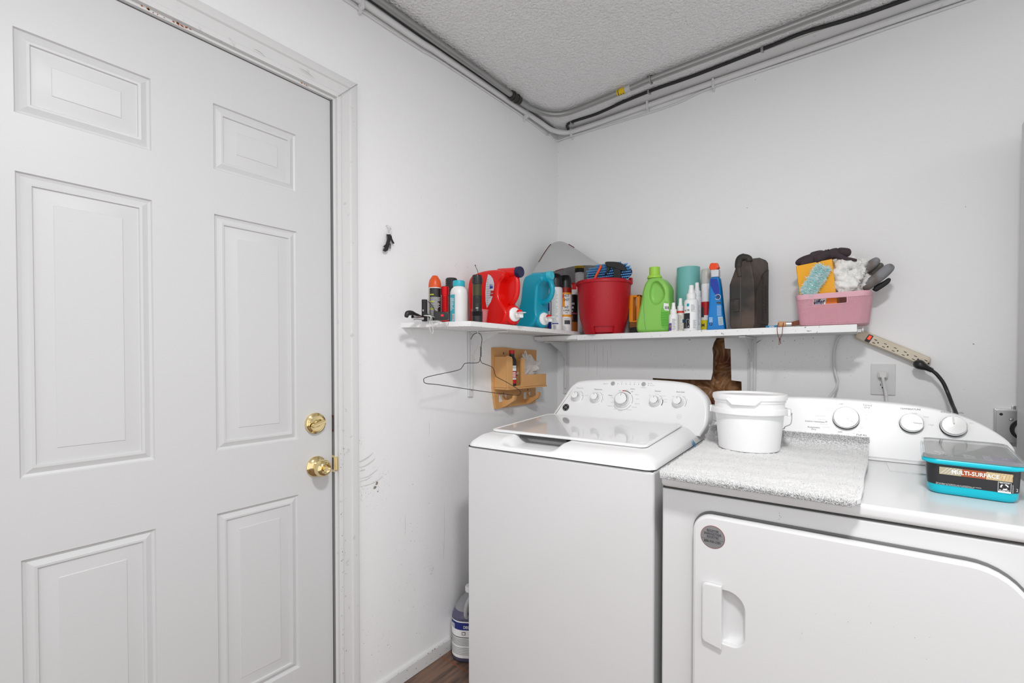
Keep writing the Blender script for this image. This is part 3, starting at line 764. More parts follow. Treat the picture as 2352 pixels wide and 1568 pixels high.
co = [(p.x, p.y) for p in smoothpath([(a, b, 0) for a, b in co], 4)]
ins = lambda d: offset2(co, d)
m.rings([[(x, yf(z) - .0, z) for x, z in ins(.012)], [(x, yf(z) + .002, z) for x, z in ins(.006)], [(x, yf(z) + .008, z) for x, z in ins(.001)], [(x, yf(z) + .018, z) for x, z in co], [(x, max(yf(z) + .02, .66), z) for x, z in co], [(x, .672, z) for x, z in ins(.01)]])
WP0, WN = Vector((0, .555, .99)), Vector((0, -.912, .410))
# flared foot of the console where it meets the lid
fl = [(.560, .990), (.552, .992), (.546, .989), (.546, .975), (.58, .96)]
m.rings([[(.024, y, z) for y, z in fl], [(.612, y, z) for y, z in fl]])
console = m.build('control_console', [M_PANEL], wsh, 45)
def wpt(px, py): return onp(WM, px, py, WP0, WN)
def wX(px, py):
    p = wpt(px, py); return basis(p, (1, 0, 0), (0, .410, .912), WN)
m = MB(); m.xf = WM
for px, py, t, sz, k in ((1332, 891, 'Water Level', .0075, 1), (1374, 894, 'Temperature', .0082, 0), (1402, 908, 'Whites', .0068, 0), (1453, 893, 'Colors', .0078, 0), (1511, 898, 'Options', .0085, 0), (1563, 900, 'Auto Soak', .0085, 0),
                         (1391, 881, 'Deep Fill', .0065, 1), (1478, 890, 'Start/Pause', .0055, 1), (1496, 880.5, 'Power', .0045, 1), (1498, 885, 'Lid Locked', .0045, 1),
                         (1424, 897, 'Heavy', .0048, 0), (1440, 896, 'Normal', .0045, 0), (1452, 899, 'Light', .0048, 0), (1463, 906, 'Delicates', .0045, 1), (1464, 916, 'Casuals', .0045, 1), (1464, 927, 'Speed Wash', .0045, 1),
                         (1457, 935, 'Drain & Spin', .0045, 1), (1445, 941, 'Active Wear', .0045, 1), (1425, 943, 'Bulky Items', .0045, 1), (1413, 939, 'Jeans', .0045, 1), (1401, 932, 'Towels/Sheets', .0045, 1), (1406, 924, 'Heavy', .0042, 1), (1406, 913, 'Normal', .0042, 1),
                         (1347, 908, 'Precise Fill', .0042, 1), (1338, 902, 'Max', .0038, 1), (1330, 899, 'High', .0038, 1), (1373, 901, 'Hot', .004, 1), (1384, 906, 'Warm', .004, 1), (1386, 918, 'Cool', .004, 1), (1382, 923, 'Cold', .004, 1), (1376, 928, 'Tap', .004, 1),
                         (1492, 908, 'Off', .004, 1), (1509, 905, 'Extra Rinse', .0036, 1), (1524, 909, 'Fabric Softener', .0036, 1), (1529, 917, 'Deep Rinse', .0036, 1), (1528, 923, '2nd Rinse', .0036, 1),
                         (1546, 910, 'Off', .004, 1), (1561, 907, '15 min', .004, 1), (1573, 911, '1 hr', .004, 1), (1578, 918, '2 hr', .004, 1),
                         (1428, 877.6, 'Fill/Off', .0038, 1), (1438.5, 878, 'Soak', .0038, 1), (1448, 878.3, 'Wash', .0038, 1), (1457.5, 878.6, 'Rinse', .0038, 1), (1467.5, 879, 'Spin', .0038, 1)):
    m.text(t, sz, wX(px, py), 1 if k else 0, sx=.9)
for px, py in ((1419, 881), (1428, 881.4), (1438, 881.7), (1447.5, 882), (1457, 882.3), (1467, 882.6), (1489.5, 880.2), (1489, 884.4), (1337.5, 907.5), (1519, 916)): m.patch(wX(px, py), -.0013, .0013, -.0013, .0013, 0)
def arc(m, X, r_, a0, a1, w_, k, lift=.0004, n=16):
    vs = []
    for i in range(n + 1):
        a = R(a0 + (a1 - a0) * i / n)
        for q in (r_ - w_ / 2, r_ + w_ / 2): vs.append(X @ Vector((q * math.sin(a), q * math.cos(a), lift)))
    m.add(vs, [(2 * i, 2 * i + 1, 2 * i + 3, 2 * i + 2) for i in range(n)], k)
arc(m, wX(1430, 919), .043, 5, 45, .003, 0); arc(m, wX(1430, 919), .043, -10, 5, .004, 2); arc(m, wX(1430, 919), .043, 52, 105, .0035, 3); arc(m, wX(1430, 919), .043, 115, 235, .003, 3)
for px, py in ((1325, 911), (1369, 914), (1505, 922), (1558, 924)):
    arc(m, wX(px, py), .030, 25, 65, .002, 3); arc(m, wX(px, py), .030, 70, 120, .003, 0 if px > 1490 and px < 1520 else 3)
m.into(console, [M_INK, M_GREYINK, mat('red_print', s('c02018'), .5), M_LTINK])
for px, py, r_ in ((1325, 911, .0205), (1369, 914, .0215), (1430, 919, .0335), (1505, 922, .0215), (1558, 924, .0215)):
    p = wpt(px, py)
    m = MB(); m.xf = WM @ axis_to(p, WN)
    m.lathe([(r_ * 1.05, 0), (r_ * 1.04, .003), (r_ * .98, .009), (r_ * .92, .010)], 40, 0)
    kb = m.build('knob', M_PANEL, console, 40)
    m = MB(); m.xf = WM @ axis_to(p, WN)
    m.lathe([(r_ * .90, .010), (r_ * .93, .013), (r_ * .86, .022), (r_ * .78, .0255), (r_ * .72, .027)], 40, 0, cap0=False, cap1=False)
    m.build('chrome_ring', M_CHROME, kb, 50)
    m = MB(); m.xf = WM @ axis_to(p, WN)
    m.lathe([(r_ * .73, .0265), (r_ * .68, .0278), (.001, .0285)], 40, 0, cap0=False)
    m.box(-.0009, .0009, r_ * .35, r_ * .66, .0275, .0290, 1)
    m.build('knob_cap', [M_PANEL, M_GREYINK], kb, 40)
for px, py in ((1408, 880.5), (1478.5, 882)):
    m = MB(); m.xf = WM @ axis_to(wpt(px, py), WN); m.lathe([(.0095, 0), (.009, .002), (.0075, .003)], 28)
    m.build('button', mat('silver_button', (.45, .45, .45), .4, .4), console, 40)
p = wpt(1300, 935.5); m = MB(); m.xf = WM @ axis_to(p, WN)
m.lathe([(.0175, 0), (.0172, .0015), (.0155, .002)], 36, 0); m.lathe([(.0150, .0018), (.0150, .0022)], 36, 1); m.xf = WM
bx = basis(p + WN * .0024, (1, 0, 0), (0, .410, .912), WN)
m.text('GE', .0125, bx, 0, bold=True, sx=.8)
for a in range(0, 360, 90): arc(m, bx, .0115, a + 12, a + 62, .0016, 0)
m.build('emblem', [M_STEEL, M_BLACK], console, 40)
m = MB(); m.xf = WM; b2 = wX(1559.5, 956.5); arc(m, b2, .0085, 0, 360, .0008, 0, n=28); m.text('Eco', .0065, b2, 0); m.into(console, [M_LTINK])
# blue tape tab
tp = WM @ Vector((.676, .454, .93))
m = MB(); m.xf = WM
T = [(.690, .432, .930), (.682, .462, .932), (.679, .468, .946), (.672, .452, .960), (.684, .436, .950)]
m.add(T + [(p[0] + .0012, p[1], p[2]) for p in T], [(0, 1, 2, 3, 4), (9, 8, 7, 6, 5)] + [(i, (i + 1) % 5, (i + 1) % 5 + 5, i + 5) for i in range(5)])
tag(m.build('tape_tab', mat('blue_tape', s('1587c4'), .5), None, 0), 'small blue piece of tape on the right side of the washer lid', 'tape')

# ---- dryer
dry = thing('clothes_dryer', 'white front door clothes dryer with three dials standing right of the washer', 'dryer', (.982, -1.03, 0), R(2.5))
m = MB(); m.xf = DM
m.box(0, .785, .004, .665, .012, .9035, 0, .006, 3)
for x in (.05, .72):
    for y in (.06, .6): m.box(x - .02, x + .02, y - .02, y + .02, 0, .014, 1)
for px, py in ((1790, 1178), (1791, 1184), (1794, 1187), (1790, 1192)): p = onp(DM, px, py, (0, .004, 0), (0, 1, 0)); fleck(m, basis((0, .004, 0), (1, 0, 0), (0, 0, 1), (0, -1, 0)), p.x, p.z, .0012, 2)
m.build('cabinet', [M_ENAMEL, M_BLACK, M_GREY], dry, 30)
m = MB(); m.xf = DM
m.box(.003, .782, .003, .66, .9028, .9065, 1)
m.box(-.002, .787, -.003, .668, .9065, .938, 0, .011, 4)
m.build('top_panel', [M_ENAMEL, M_DARK], dry, 30)
l0, l1 = onp(DM, 2036, 1064, (0, 0, .938), (0, 0, 1)), onp(DM, 2042, 1081, (0, 0, .938), (0, 0, 1))
m = MB(); m.xf = DM; m.box(l0.x, l0.x + .20, l1.y, l0.y + .01, .9375, .9405, 0, .001); m.build('lint_lid', M_ENAMEL, dry, 30)
# door
do = []
x0, x1, z0, z1 = .087, .693, .17, .858
for (cx_, cz_, r_, a0) in ((x1, z1, .095, 0), (x0, z1, .045, 90), (x0, z0, .045, 180), (x1, z0, .095, 270)):
    sx = -1 if cx_ == x1 else 1; sz = -1 if cz_ == z1 else 1
    for i in range(11):
        a = R(a0 + 9 * i); do.append((cx_ + sx * r_ + r_ * math.cos(a), cz_ + sz * r_ + r_ * math.sin(a)))
pk = [(.158, .546), (.170, .546)]
pk += [(.180 + .028 * math.sin(R(a)), .574 - .028 * math.cos(R(a))) for a in range(0, 91, 15)]
pk += [(.208, .600), (.208, .630)] + [(.168 + .040 * math.cos(R(a)), .638 + .040 * math.sin(R(a))) for a in range(0, 91, 12)] + [(.158, .678)]
m = MB(); m.xf = DM @ faceY((0, 0, 0))
pocketed(m, do, pk, .0005, .024, .007, .022, 0, hbev=.003)
for (px, py, r_) in ((2000, 1430, .0012), (1996, 1392, .0007), (1873, 1409, .0007), (1918, 1410, .0008), (1843, 1454, .0006), (2053, 1439, .0006), (2101, 1464, .0009), (2136, 1464, .0008), (2128, 1513, .0008), (1830, 1487, .0006), (1948, 1428, .0010)):
    p = onp(DM, px, py, (0, -.024, 0), (0, 1, 0)); fleck(m, Matrix.Identity(4), p.x, p.z, r_, 1, lift=.0243)
for x, y in ((1838, 1470), (1841, 1458)):
    p = onp(DM, x, y, (0, -.024, 0), (0, 1, 0)); stroke(m, Matrix.Identity(4), [(p.x, p.z), (p.x + .002, p.z + .008)], .0012, 2, .0243)
ddoor = m.build('door', [M_ENAMEL, M_GREY, M_SMUDGE], dry, 40)
m = MB(); m.xf = DM @ faceY((0, 0, 0))
m.prism(offset2(do, -.004), -.0035, .0012, 0)  # grey sheet round the door outline, drawn as the shade in its gap
m.build('door_gap_shade', mat('grey_gap', (.18, .18, .18), .8), ddoor, 30)
m = MB(); m.xf = DM @ faceY((0, 0, 0))
ho = [(.1590, .533), (.1590, .691)] + [(.126 - .014 * math.sin(R(a)), .679 + .012 * math.cos(R(a))) for a in range(0, 91, 15)] + [(.124 - .012 * math.cos(R(a)), .553 - .014 * math.sin(R(a))) for a in range(0, 91, 15)]
m.prism(ho, .023, .035, 0, .005)
m.build('handle', M_ENAMEL, ddoor, 40)
p = onp(DM, 1637, 1233, (0, -.024, 0), (0, 1, 0))
m = MB(); m.xf = DM @ faceY((p.x, -.0242, p.z)); m.lathe([(.0285, 0), (.0285, .0005)], 48, 1); m.lathe([(.0275, .0005), (.0275, .0008)], 48, 0)
I4 = Matrix.Translation((0, 0, .0009))
for t, sz, y in (('REGISTER', .0085, .0150), ('ENREGISTRER', .0085, .0072), ('REGISTRE', .0085, -.0006), ('888-900-3381', .0092, -.0118)): m.text(t, sz, Matrix.Translation((0, y, .0009)), 2, bold=True, sx=.78)
m.patch(I4, -.0265, .0265, -.0060, -.0055, 2)
m.build('round_sticker', [mat('silver_label', (.30, .30, .31), .35, .6), mat('red_rim', s('8f1f28'), .5), M_INK], ddoor, 0)
# dryer console
DP0, DN = Vector((0, .56, .95)), Vector((0, -.9325, .361))
co = [(-.002, .944), (.008, 1.0), (.035, 1.05), (.09, 1.09), (.16, 1.109), (.25, 1.1165), (.36, 1.118), (.473, 1.1145), (.589, 1.106), (.666, 1.089), (.72, 1.066), (.762, 1.036), (.783, 1.010), (.790, .975), (.790, .944)]
co = [(p.x, p.y) for p in smoothpath([(a, b, 0) for a, b in co], 4)]
yd = lambda z: .56 + (z - .95) * .387
m = MB(); m.xf = DM
m.rings([[(x, yd(z), z) for x, z in ins2] for ins2 in (offset2(co, .006),)] + [[(x, yd(z) + .003, z) for x, z in offset2(co, .001)], [(x, yd(z) + .012, z) for x, z in co], [(x, .668, z) for x, z in co], [(x, .675, z) for x, z in offset2(co, .01)]])
m.box(-.001, .789, .546, .60, .9385, .9445, 0, .002)
dcon = m.build('control_console', M_PANEL, dry, 45)
def dX(px, py): return basis(onp(DM, px, py, DP0, DN), (1, 0, 0), (0, .361, .9325), DN)
m = MB(); m.xf = DM
for px, py, t, sz, k in ((1932, 928, 'OFF', .0085, 0), (1930, 992, 'OFF', .0085, 0), (1943, 922, 'Heavy', .0078, 2), (1943, 926.5, 'Dry', .0078, 2), (1991.5, 930.5, 'Timed', .0115, 0), (1991.5, 935.5, 'Dry', .0115, 0),
                         (1869, 981, 'Automatic', .0105, 0), (1869, 985.5, 'Dry', .0105, 0), (1872, 968.3, 'ENERGY PREFERRED', .0078, 0), (1979, 999, 'Fluff Air', .0105, 0), (1900, 937, 'Wrinkle', .0065, 2), (1900, 941, 'Shield', .0065, 2),
                         (1885, 955, 'Cool Down', .0075, 2), (1888, 963, 'Less Dry', .0072, 2), (1893, 974, 'More Dry', .0072, 2), (1898, 981, 'Very Dry', .0072, 2), (2091, 939.5, 'TEMPERATURE', .0122, 0), (2187, 947, 'CYCLE SIGNAL', .0125, 0),
                         (2101, 949, 'Low', .0085, 2), (2127, 957.5, 'Med', .0085, 2), (2139, 975.5, 'High', .0085, 2), (2195, 956.5, 'Off', .0078, 2), (2231, 971.5, 'On', .0085, 2),
                         (1956, 926, '70', .006, 2), (1968, 930, '60', .006, 2), (1978, 936, '50', .006, 2), (1986, 944, '40', .006, 2), (1990, 953, '30', .006, 2), (1991, 963, '20', .006, 2), (1978, 983, 'OFF', .006, 2), (1973, 991, '30', .006, 2), (1961, 995, '20', .006, 2), (1948, 996, '10', .006, 2)):
    sf = .56 if t in ('TEMPERATURE', 'CYCLE SIGNAL') else .74
    m.text(t, sz * sf, dX(px, py), k, sx=1.08)
arc(m, dX(1898, 968.3), .0018, 0, 360, .0010, 0)
m.into(dcon, [M_INK, M_GREYINK, M_LTINK])
for px, py, r_, ang in ((1943, 961, .0365, 128), (2093, 973, .0290, 93), (2189, 980, .0300, -2)):
    p = onp(DM, px, py, DP0, DN)
    m = MB(); m.xf = DM @ axis_to(p, DN)
    m.lathe([(r_ * 1.0, 0), (r_ * .99, .008), (r_ * .95, .012)], 48, 0)
    kb = m.build('dial', M_MATTEBLK, dcon, 40)
    m = MB(); m.xf = DM @ axis_to(p, DN)
    m.lathe([(r_ * .985, .011), (r_ * .975, .015), (r_ * .93, .0175), (r_ * .90, .0172)], 48, 0, cap0=False, cap1=False)
    m.build('chrome_ring', M_CHROME, kb, 50)
    m = MB(); bb = basis(p + DN * .0172, (1, 0, 0), (0, .361, .9325), DN); m.xf = DM @ bb
    m.lathe([(r_ * .90, 0), (r_ * .88, .001), (.001, .0013)], 48, 0, cap0=False)
    a = R(ang); u = Vector((math.sin(a), math.cos(a), 0)); v = Vector((u.y, -u.x, 0))
    for w0, l0, l1, k in ((.0032, .12, .82, 1), (.0018, .16, .80, 0)):
        zz = .0021 if k else .0027
        m.add([u * r_ * l0 - v * w0 / 2 + Vector((0, 0, zz)), u * r_ * l1 - v * w0 / 2 + Vector((0, 0, zz - .0003)), u * r_ * l1 + v * w0 / 2 + Vector((0, 0, zz - .0003)), u * r_ * l0 + v * w0 / 2 + Vector((0, 0, zz))], [(0, 1, 2, 3)], k)
    m.build('dial_face', [mat('silver_dial', (.42, .42, .42), .36, .75), M_GREYINK], kb, 30)

# ---- bath mat
m = MB(); PR = smoothpath([(-.052, 0, .9425), (-.046, 0, .9515), (-.03, 0, .956), (.05, 0, .957), (.25, 0, .9575), (.45, 0, .958), (.52, 0, .960), (.552, 0, .970), (.566, 0, .988), (.574, 0, 1.004)], 14)
NU = 150; NV = len(PR)
def mx(u, p):
    l, r_ = .006 - .012 * max(0, p.x), .432 + .065 * max(0, p.x)
    cr_ = max(0, (-.02 - p.x) / .032); l += .012 * cr_ ** 2; r_ -= .016 * cr_ ** 2
    wv = .004 * math.sin(p.x * 21) + .003 * noise.noise(Vector((p.x * 18, u * 2, 0)))
    return l + (r_ - l) * u + .3 * wv * (abs(u - .5) * 2) ** 3
top, bot = [], []
for j, p in enumerate(PR):
    t = (PR[min(j + 1, NV - 1)] - PR[max(j - 1, 0)]).normalized(); nrm = Vector((-t.z, 0, t.x))
    for i in range(NU + 1):
        u = i / NU; x = mx(u, p); e = min(u, 1 - u, j / NV, (NV - 1 - j) / NV) * 14; e = min(1, e)
        q = Vector((x, p.x, 0))
        amp = .0042 * e ** .5
        bumpv = noise.noise(q * 160) * .0016 + noise.noise(q * 55) * .0016 + (.0012 * math.sin(p.x * 62 + noise.noise(q * 9) * 2))
        h = amp + bumpv * e
        fld = 0.0
        if p.x < .03: fld = .004 * noise.noise(Vector((x * 14, 3, 0)))
        top.append(Vector((x, p.x - nrm.x * 0 + 0, p.z)) + Vector((0, nrm.x, nrm.z)) * h + Vector((0, fld, 0)))
        bot.append(Vector((x, p.x, p.z)) - Vector((0, nrm.x, nrm.z)) * (.010 if j < NV - 30 else .006) + Vector((0, fld, 0)))
m.xf = DM
n1 = NU + 1
m.add(top, [(j * n1 + i, j * n1 + i + 1, (j + 1) * n1 + i + 1, (j + 1) * n1 + i) for j in range(NV - 1) for i in range(NU)])
o = len(m.v) - len(top)
m.add(bot, [(j * n1 + i, (j + 1) * n1 + i, (j + 1) * n1 + i + 1, j * n1 + i + 1) for j in range(NV - 1) for i in range(NU)], 1)
T0, B0 = 0, len(top)
rim = [i for i in range(n1)] + [j * n1 + NU for j in range(1, NV)] + [(NV - 1) * n1 + i for i in range(NU - 1, -1, -1)] + [j * n1 for j in range(NV - 2, 0, -1)]
for a in range(len(rim)):
    b = (a + 1) % len(rim); m.f.append((rim[a], B0 + rim[a], B0 + rim[b], rim[b])); m.mi.append(1)
M_PILE = mat('white_cotton_pile', (.755, .755, .755), .9, spec=.1)
rug = thing('bath_mat', 'shaggy white bath mat lying over the dryer top under the bucket', 'mat', DM @ Vector((.22, .25, .945)), R(2.5))
m.build('mat_backing', [M_PILE, mat('mat_binding', (.82, .82, .82), .8)], rug, 60)
m = MB(); m.xf = DM
for i in range(30000):
    j = random.random(); u = random.random()
    if i % 3 == 0: j = random.choice((random.random() * .22, 1 - random.random() * .12))
    jj = min(NV - 2, int(j * (NV - 1))); p = PR[jj]; t = (PR[jj + 1] - PR[jj]).normalized()
    ii = min(NU, int(u * NU)); b = top[jj * n1 + ii] + Vector((random.uniform(-.0015, .0015), random.uniform(-.003, .003), -.001))
    nv = Vector((0, -t.z, t.x)); edge = max(0, 1 - jj / 26) + max(0, (jj - (NV - 26)) / 26)
    L = .0042 + .0048 * min(1, edge)
    d = (nv + Vector((random.gauss(0, .55), random.gauss(-.1, .55), 0)) * .7).normalized() * L * random.uniform(.6, 1.2)
    if jj < 10: d += Vector((0, -.003, 0))
    s1 = Vector((random.uniform(-1, 1), random.uniform(-1, 1), .1)).normalized() * .0015; s2 = nv.cross(s1).normalized() * .0015
    m.add([b + s1, b - s1 * .5 + s2, b - s1 * .5 - s2, b + d], [(0, 1, 3), (1, 2, 3), (2, 0, 3)])
m.build('pile', M_PILE, rug, -1)['kind'] = 'stuff'

# ---- bucket
bk = thing('plastic_bucket', 'white plastic bucket with closed lid standing on the bath mat', 'bucket', DM @ Vector((.153, .402, .9625)), R(2.5))
BM = DM @ Matrix.Translation((.153, .402, .9625))
m = MB(); m.xf = BM
m.lathe([(.083, 0), (.087, .002), (.0885, .008), (.0985, .112), (.1005, .114), (.1095, .116), (.111, .118), (.111, .131), (.110, .133), (.101, .134), (.1005, .150), (.103, .152), (.104, .158), (.1045, .165), (.101, .168)], 72)
for sx in (-1, 1): m.box(sx * .111 - .006, sx * .111 + .006, -.012, .012, .112, .134, 0, .003)
m.build('tub', M_PLASTICW, bk, 35)
m = MB(); m.xf = BM
m.lathe([(.104, .1600), (.1075, .161), (.108, .171), (.1065, .1765), (.103, .178), (.099, .1765), (.096, .1715), (.085, .171), (.079, .172), (.076, .1725), (.001, .1722)], 72)
# the pull tab at the front
vs = []; nn = 22
for i in range(nn + 1):
    a = R(-26 + 52 * i / nn); e = min(1, min(i, nn - i) / 4)
    for z, rr in ((.168, .1085), (.164 - .016 * e, .1115), (.166 - .018 * e, .1085)): vs.append((rr * math.sin(a), -rr * math.cos(a), z))
m.add(vs, [(3 * i, 3 * i + 3, 3 * i + 4, 3 * i + 1) for i in range(nn)] + [(3 * i + 1, 3 * i + 4, 3 * i + 5, 3 * i + 2) for i in range(nn)])
arc(m, Matrix.Translation((0, 0, .1735)), .088, -100, 80, .0008, 1)
m.build('lid', [M_PLASTICW, M_LTINK], bk, 35)
m = MB(); m.xf = BM
m.tube(smoothpath([(-.108, 0, .122), (-.118, 0, .121), (-.1185, .002, .116), (-.116, .004, .088), (-.100, .020, .076), (-.085, .065, .062), (0, .112, .052), (.085, .065, .062), (.100, .020, .076), (.116, .004, .088), (.1185, .002, .116), (.118, 0, .121), (.108, 0, .122)], 5), .0014, 8)
m.build('wire_handle', M_STEEL, bk, 180)

# ---- wipes tub
tb = thing('wipes_tub', 'teal and black plastic tub of floor cloths on the dryer top', 'tub', DM @ Vector((.636, .335, .9385)), R(1.0))
TM = DM @ Matrix.Translation((.650, .330, .9386)) @ Matrix.Rotation(R(-5.5), 4, 'Z')
M_TEAL = mat('teal_plastic', s('00bcd0'), .3); M_LBLK = mat('black_label', (.022, .022, .024), .35)
m = MB(); m.xf = TM
m.loft([(.134, .272, .018, .0), (.142, .280, .022, .003), (.148, .287, .024, .010), (.149, .288, .024, .022), (.150, .290, .024, .0225), (.1545, .296, .026, .070), (.156, .300, .028, .0705), (.160, .302, .028, .074)], ks=[0, 0, 0, 1, 1, 0, 0], n=8)
body = m.build('tub_body', [M_TEAL, M_LBLK], tb, 45)
def tX(x, z, tilt=.05):
    y = -.145 - (z - .0225) * .063 - .0006
    return basis((x, y, z), (1, 0, 0), (0, -.063, 1), (0, -1, -.063))
m = MB(); m.xf = TM
Lb = tX(0, .056)
for a, b, k in ((-.0545, -.018, 0), (-.018, .022, 1), (.022, .062, 2)): m.patch(Lb, a, b, -.0085, .0085, k)
for i in range(5): stroke(m, Lb, [(-.052 + i * .006, -.007), (-.040 + i * .006, .008)], .0006, 3, .0005, False)
for i in range(7): stroke(m, Lb, [(.030 + i * .005, -.007), (.036 + i * .0045, .008)], .0006, 4, .0005, False)
m.text('MULTI-SURFACE', .0125, tX(.004, .0555), 3, bold=True, sx=.84, lift=.0009); m.text('†', .009, tX(.049, .057), 3, lift=.0009)
m.text('This product is intended for use on sealed floors, not carpets', .0030, tX(-.060, .0262), 3, align='LEFT'); m.text('Do not flush. See instructions for more information', .0030, tX(-.060, .0238), 3, align='LEFT')
Rb = tX(.050, .034)
for u0, u1, v0, v1 in ((-.0100, .0100, .0112, .0118), (-.0100, .0100, -.0118, -.0112), (-.0100, -.0094, -.0118, .0118), (.0094, .0100, -.0118, .0118), (-.0094, .0094, -.0112, -.0085)): m.patch(Rb, u0, u1, v0, v1, 3)
m.text('RECYCLE', .0036, tX(.050, .0438), 3, bold=True); m.text('PLASTIC', .0044, tX(.050, .0272), 3, bold=True)
for a0 in (0, 120, 240): arc(m, tX(.050, .0355), .0052, a0 + 10, a0 + 85, .0024, 3, .0006)
m.text('how2recycle.info', .0026, tX(.0625, .033) @ Matrix.Rotation(R(90), 4, 'Z'), 3); m.text('2', .009, tX(.0690, .031), 3, sx=.6)
m.into(body, [mat('stone_tone', s('b3a98f'), .5), mat('terracotta_tone', s('a8542d'), .5), mat('pale_wood_tone', s('cdb48a'), .5), M_WHITEINK, mat('wood_line', s('b79a6a'), .6)])
m = MB(); m.xf = TM
m.loft([(.168, .312, .026, .0735), (.171, .315, .028, .0755), (.171, .315, .028, .0795), (.166, .310, .026, .0825)], 0, n=8)
m.build('rim', M_TEAL, tb, 45)
m = MB(); m.xf = TM
m.loft([(.168, .312, .026, .0828), (.171, .315, .028, .0835), (.166, .310, .026, .0905), (.158, .302, .022, .0915), (.154, .298, .02, .0895)], 0, n=8)
ld_ = m.build('clear_lid', mat('smoky_clear_lid', (.30, .31, .31), .05, alpha=.55, coat=1.0), tb, 45)
m = MB(); m.xf = TM @ Matrix.Translation((0, 0, .0830))
m.prism([(x, y) for x, y in rrect(.15, .29, .02)], 0, .0004, 0)
TI = Matrix.Identity(4)
m.patch(TI, -.03, .045, -.13, .02, 1, .0008); m.patch(TI, .02, .074, -.143, -.05, 2, .0010)
for t, x, y, sz in (('WET', -.035, -.10, .02), ('MOP', .0, -.09, .028), ('CLOTHS', .03, -.085, .018), ('XL', .058, -.07, .012)):
    m.text(t, sz, Matrix.Translation((x, y, 0)) @ Matrix.Rotation(R(90), 4, 'Z'), 3, bold=True, lift=.0014)
stroke(m, TI, [(-.06, -.12), (-.05, -.08), (-.06, -.05), (-.045, -.06), (-.05, -.11)], .004, 3, .0014)
m.build('film_label', [mat('grey_film', s('8a8c8a'), .4), mat('sage_film', s('66786c'), .4), mat('violet_film', s('7a5fa8'), .4), M_WHITEINK], ld_, 0)

# ---------------------------------------------------------------- power strip, outlet, cords
M_BEIGE = mat('aged_beige_plastic', s('d6cbb8'), .4, vary=(12, .4, s('c2b498')))
A, B = atY(1966, 765, -.02), atY(2134, 834, -.02)
u = (B - A).normalized(); L = (B - A).length
PX = basis(A, u, (-u.z, 0, u.x), (0, -1, 0))
ps = thing('power_strip', 'beige power strip with red lit switch slanting down from the shelf end', 'power strip', (A.x, -.002, A.z))
m = MB(); m.xf = PX
m.rings([[(x, y, z) for x, y in rrect(L - 2 * q, .040 - 2 * q, .012, L / 2, 0)] for q, z in ((.002, -.018), (0, -.016), (0, .004), (.004, .012), (.006, .013))])
m.rings([[(x, y, z) for x, y in rrect(L - .082, .026, .003, L / 2 + .030, -.001)] for z in (.0125, .0150)])
m.rings([[(x, y, z) for x, y in rrect(.026, .028, .006, .024, 0)] for z in (.0125, .0142)])
pbody = m.build('housing', M_BEIGE, ps, 40)
m = MB(); m.xf = PX
for i in range(6):
    x = .067 + i * .0325
    for v_ in (-.0062, .0062): m.box(x - .0045, x + .0045, v_ - .0011 - .002, v_ + .0011 - .002, .0148, .0153, 0)
    m.lathe([(.0025, .0148), (.0025, .0153)], 10, 0, c=(x + .0112, -.002))
m.build('sockets', M_MATTEBLK, pbody, 0)
m = MB(); m.xf = PX; m.box(.038, .054, -.0145, .0145, .012, .0162, 0, .001); m.box(.0415, .0505, -.004, .0105, .0155, .0185, 1, .001)
m.build('switch', [M_BLACK, mat('red_switch_light', s('d01008'), .25, emit=((1, .05, .02), 1.6))], ps, 30)
def cord(pts, r_, mt, label, name='cord', cat='cord'):
    return thin(name, pts, r_, mt, None, cat, k=6, n=10, parent=ps)
cord([tuple(atY(1963, 763, -.018)), tuple(atY(1945, 764, -.02)), tuple(atY(1926, 776, -.02)), tuple(atY(1917, 800, -.018)), tuple(atY(1915, 832, -.016)), tuple(atY(1919, 858, -.018)), tuple(atY(1924, 876, -.03)), tuple(atY(1918, 895, -.06)), tuple(atY(1900, 922, -.14)), (1.28, -.22, .99)], .0048, mat('grey_cord', (.62, .62, .61), .45), 'pale grey cord curving down from the left end of the power strip')
pl = atY(2118, 838, -.05)
ct = thing('black_plug_cord', 'black plug with black cord in the last socket of the power strip', 'plug', (pl.x, -.03, pl.z))
m = MB(); m.tube(smoothpath([atY(2109, 835, -.036), atY(2112, 837, -.052), atY(2122, 842, -.056), atY(2133, 847, -.056), atY(2141, 851, -.056)], 5), [.012, .014, .0155, .0165, .0170, .0170, .0168, .016, .015, .014, .013, .0115, .0105, .0095, .009, .0085, .008, .0075, .0075, .0075, .0075][:21], 16)
for i in range(3): m.tube([atY(2134 + i * 3, 847.3 + i * 1.4, -.056), atY(2135.2 + i * 3, 847.9 + i * 1.4, -.056)], .0098 - i * .0006, 12)
m.build('plug', M_BLACK, ct, 180)
m = MB(); m.tube(smoothpath([atY(2141, 851, -.056), atY(2152, 860, -.056), atY(2166, 878, -.056), atY(2177, 902, -.06), atY(2187, 928, -.09), atY(2196, 950, -.14), (1.66, -.22, 1.0)], 6), .0058, 10)
m.build('cord', M_BLACK, ct, 180)
op = (atY(1999, 835, 0), atY(2058, 908, 0))
oc = Vector(((op[0].x + op[1].x) / 2, 0, (op[0].z + op[1].z) / 2))
ow = thing('wall_outlet', 'white wall outlet plate behind the dryer with a cord plugged in', 'outlet', (oc.x, -.001, oc.z))
m = MB(); m.xf = faceY((oc.x, 0, oc.z)); m.prism(rrect(.074, .118, .003), 0, .005, 0, .002)
m.build('cover_plate', M_TRIM, ow, 30)
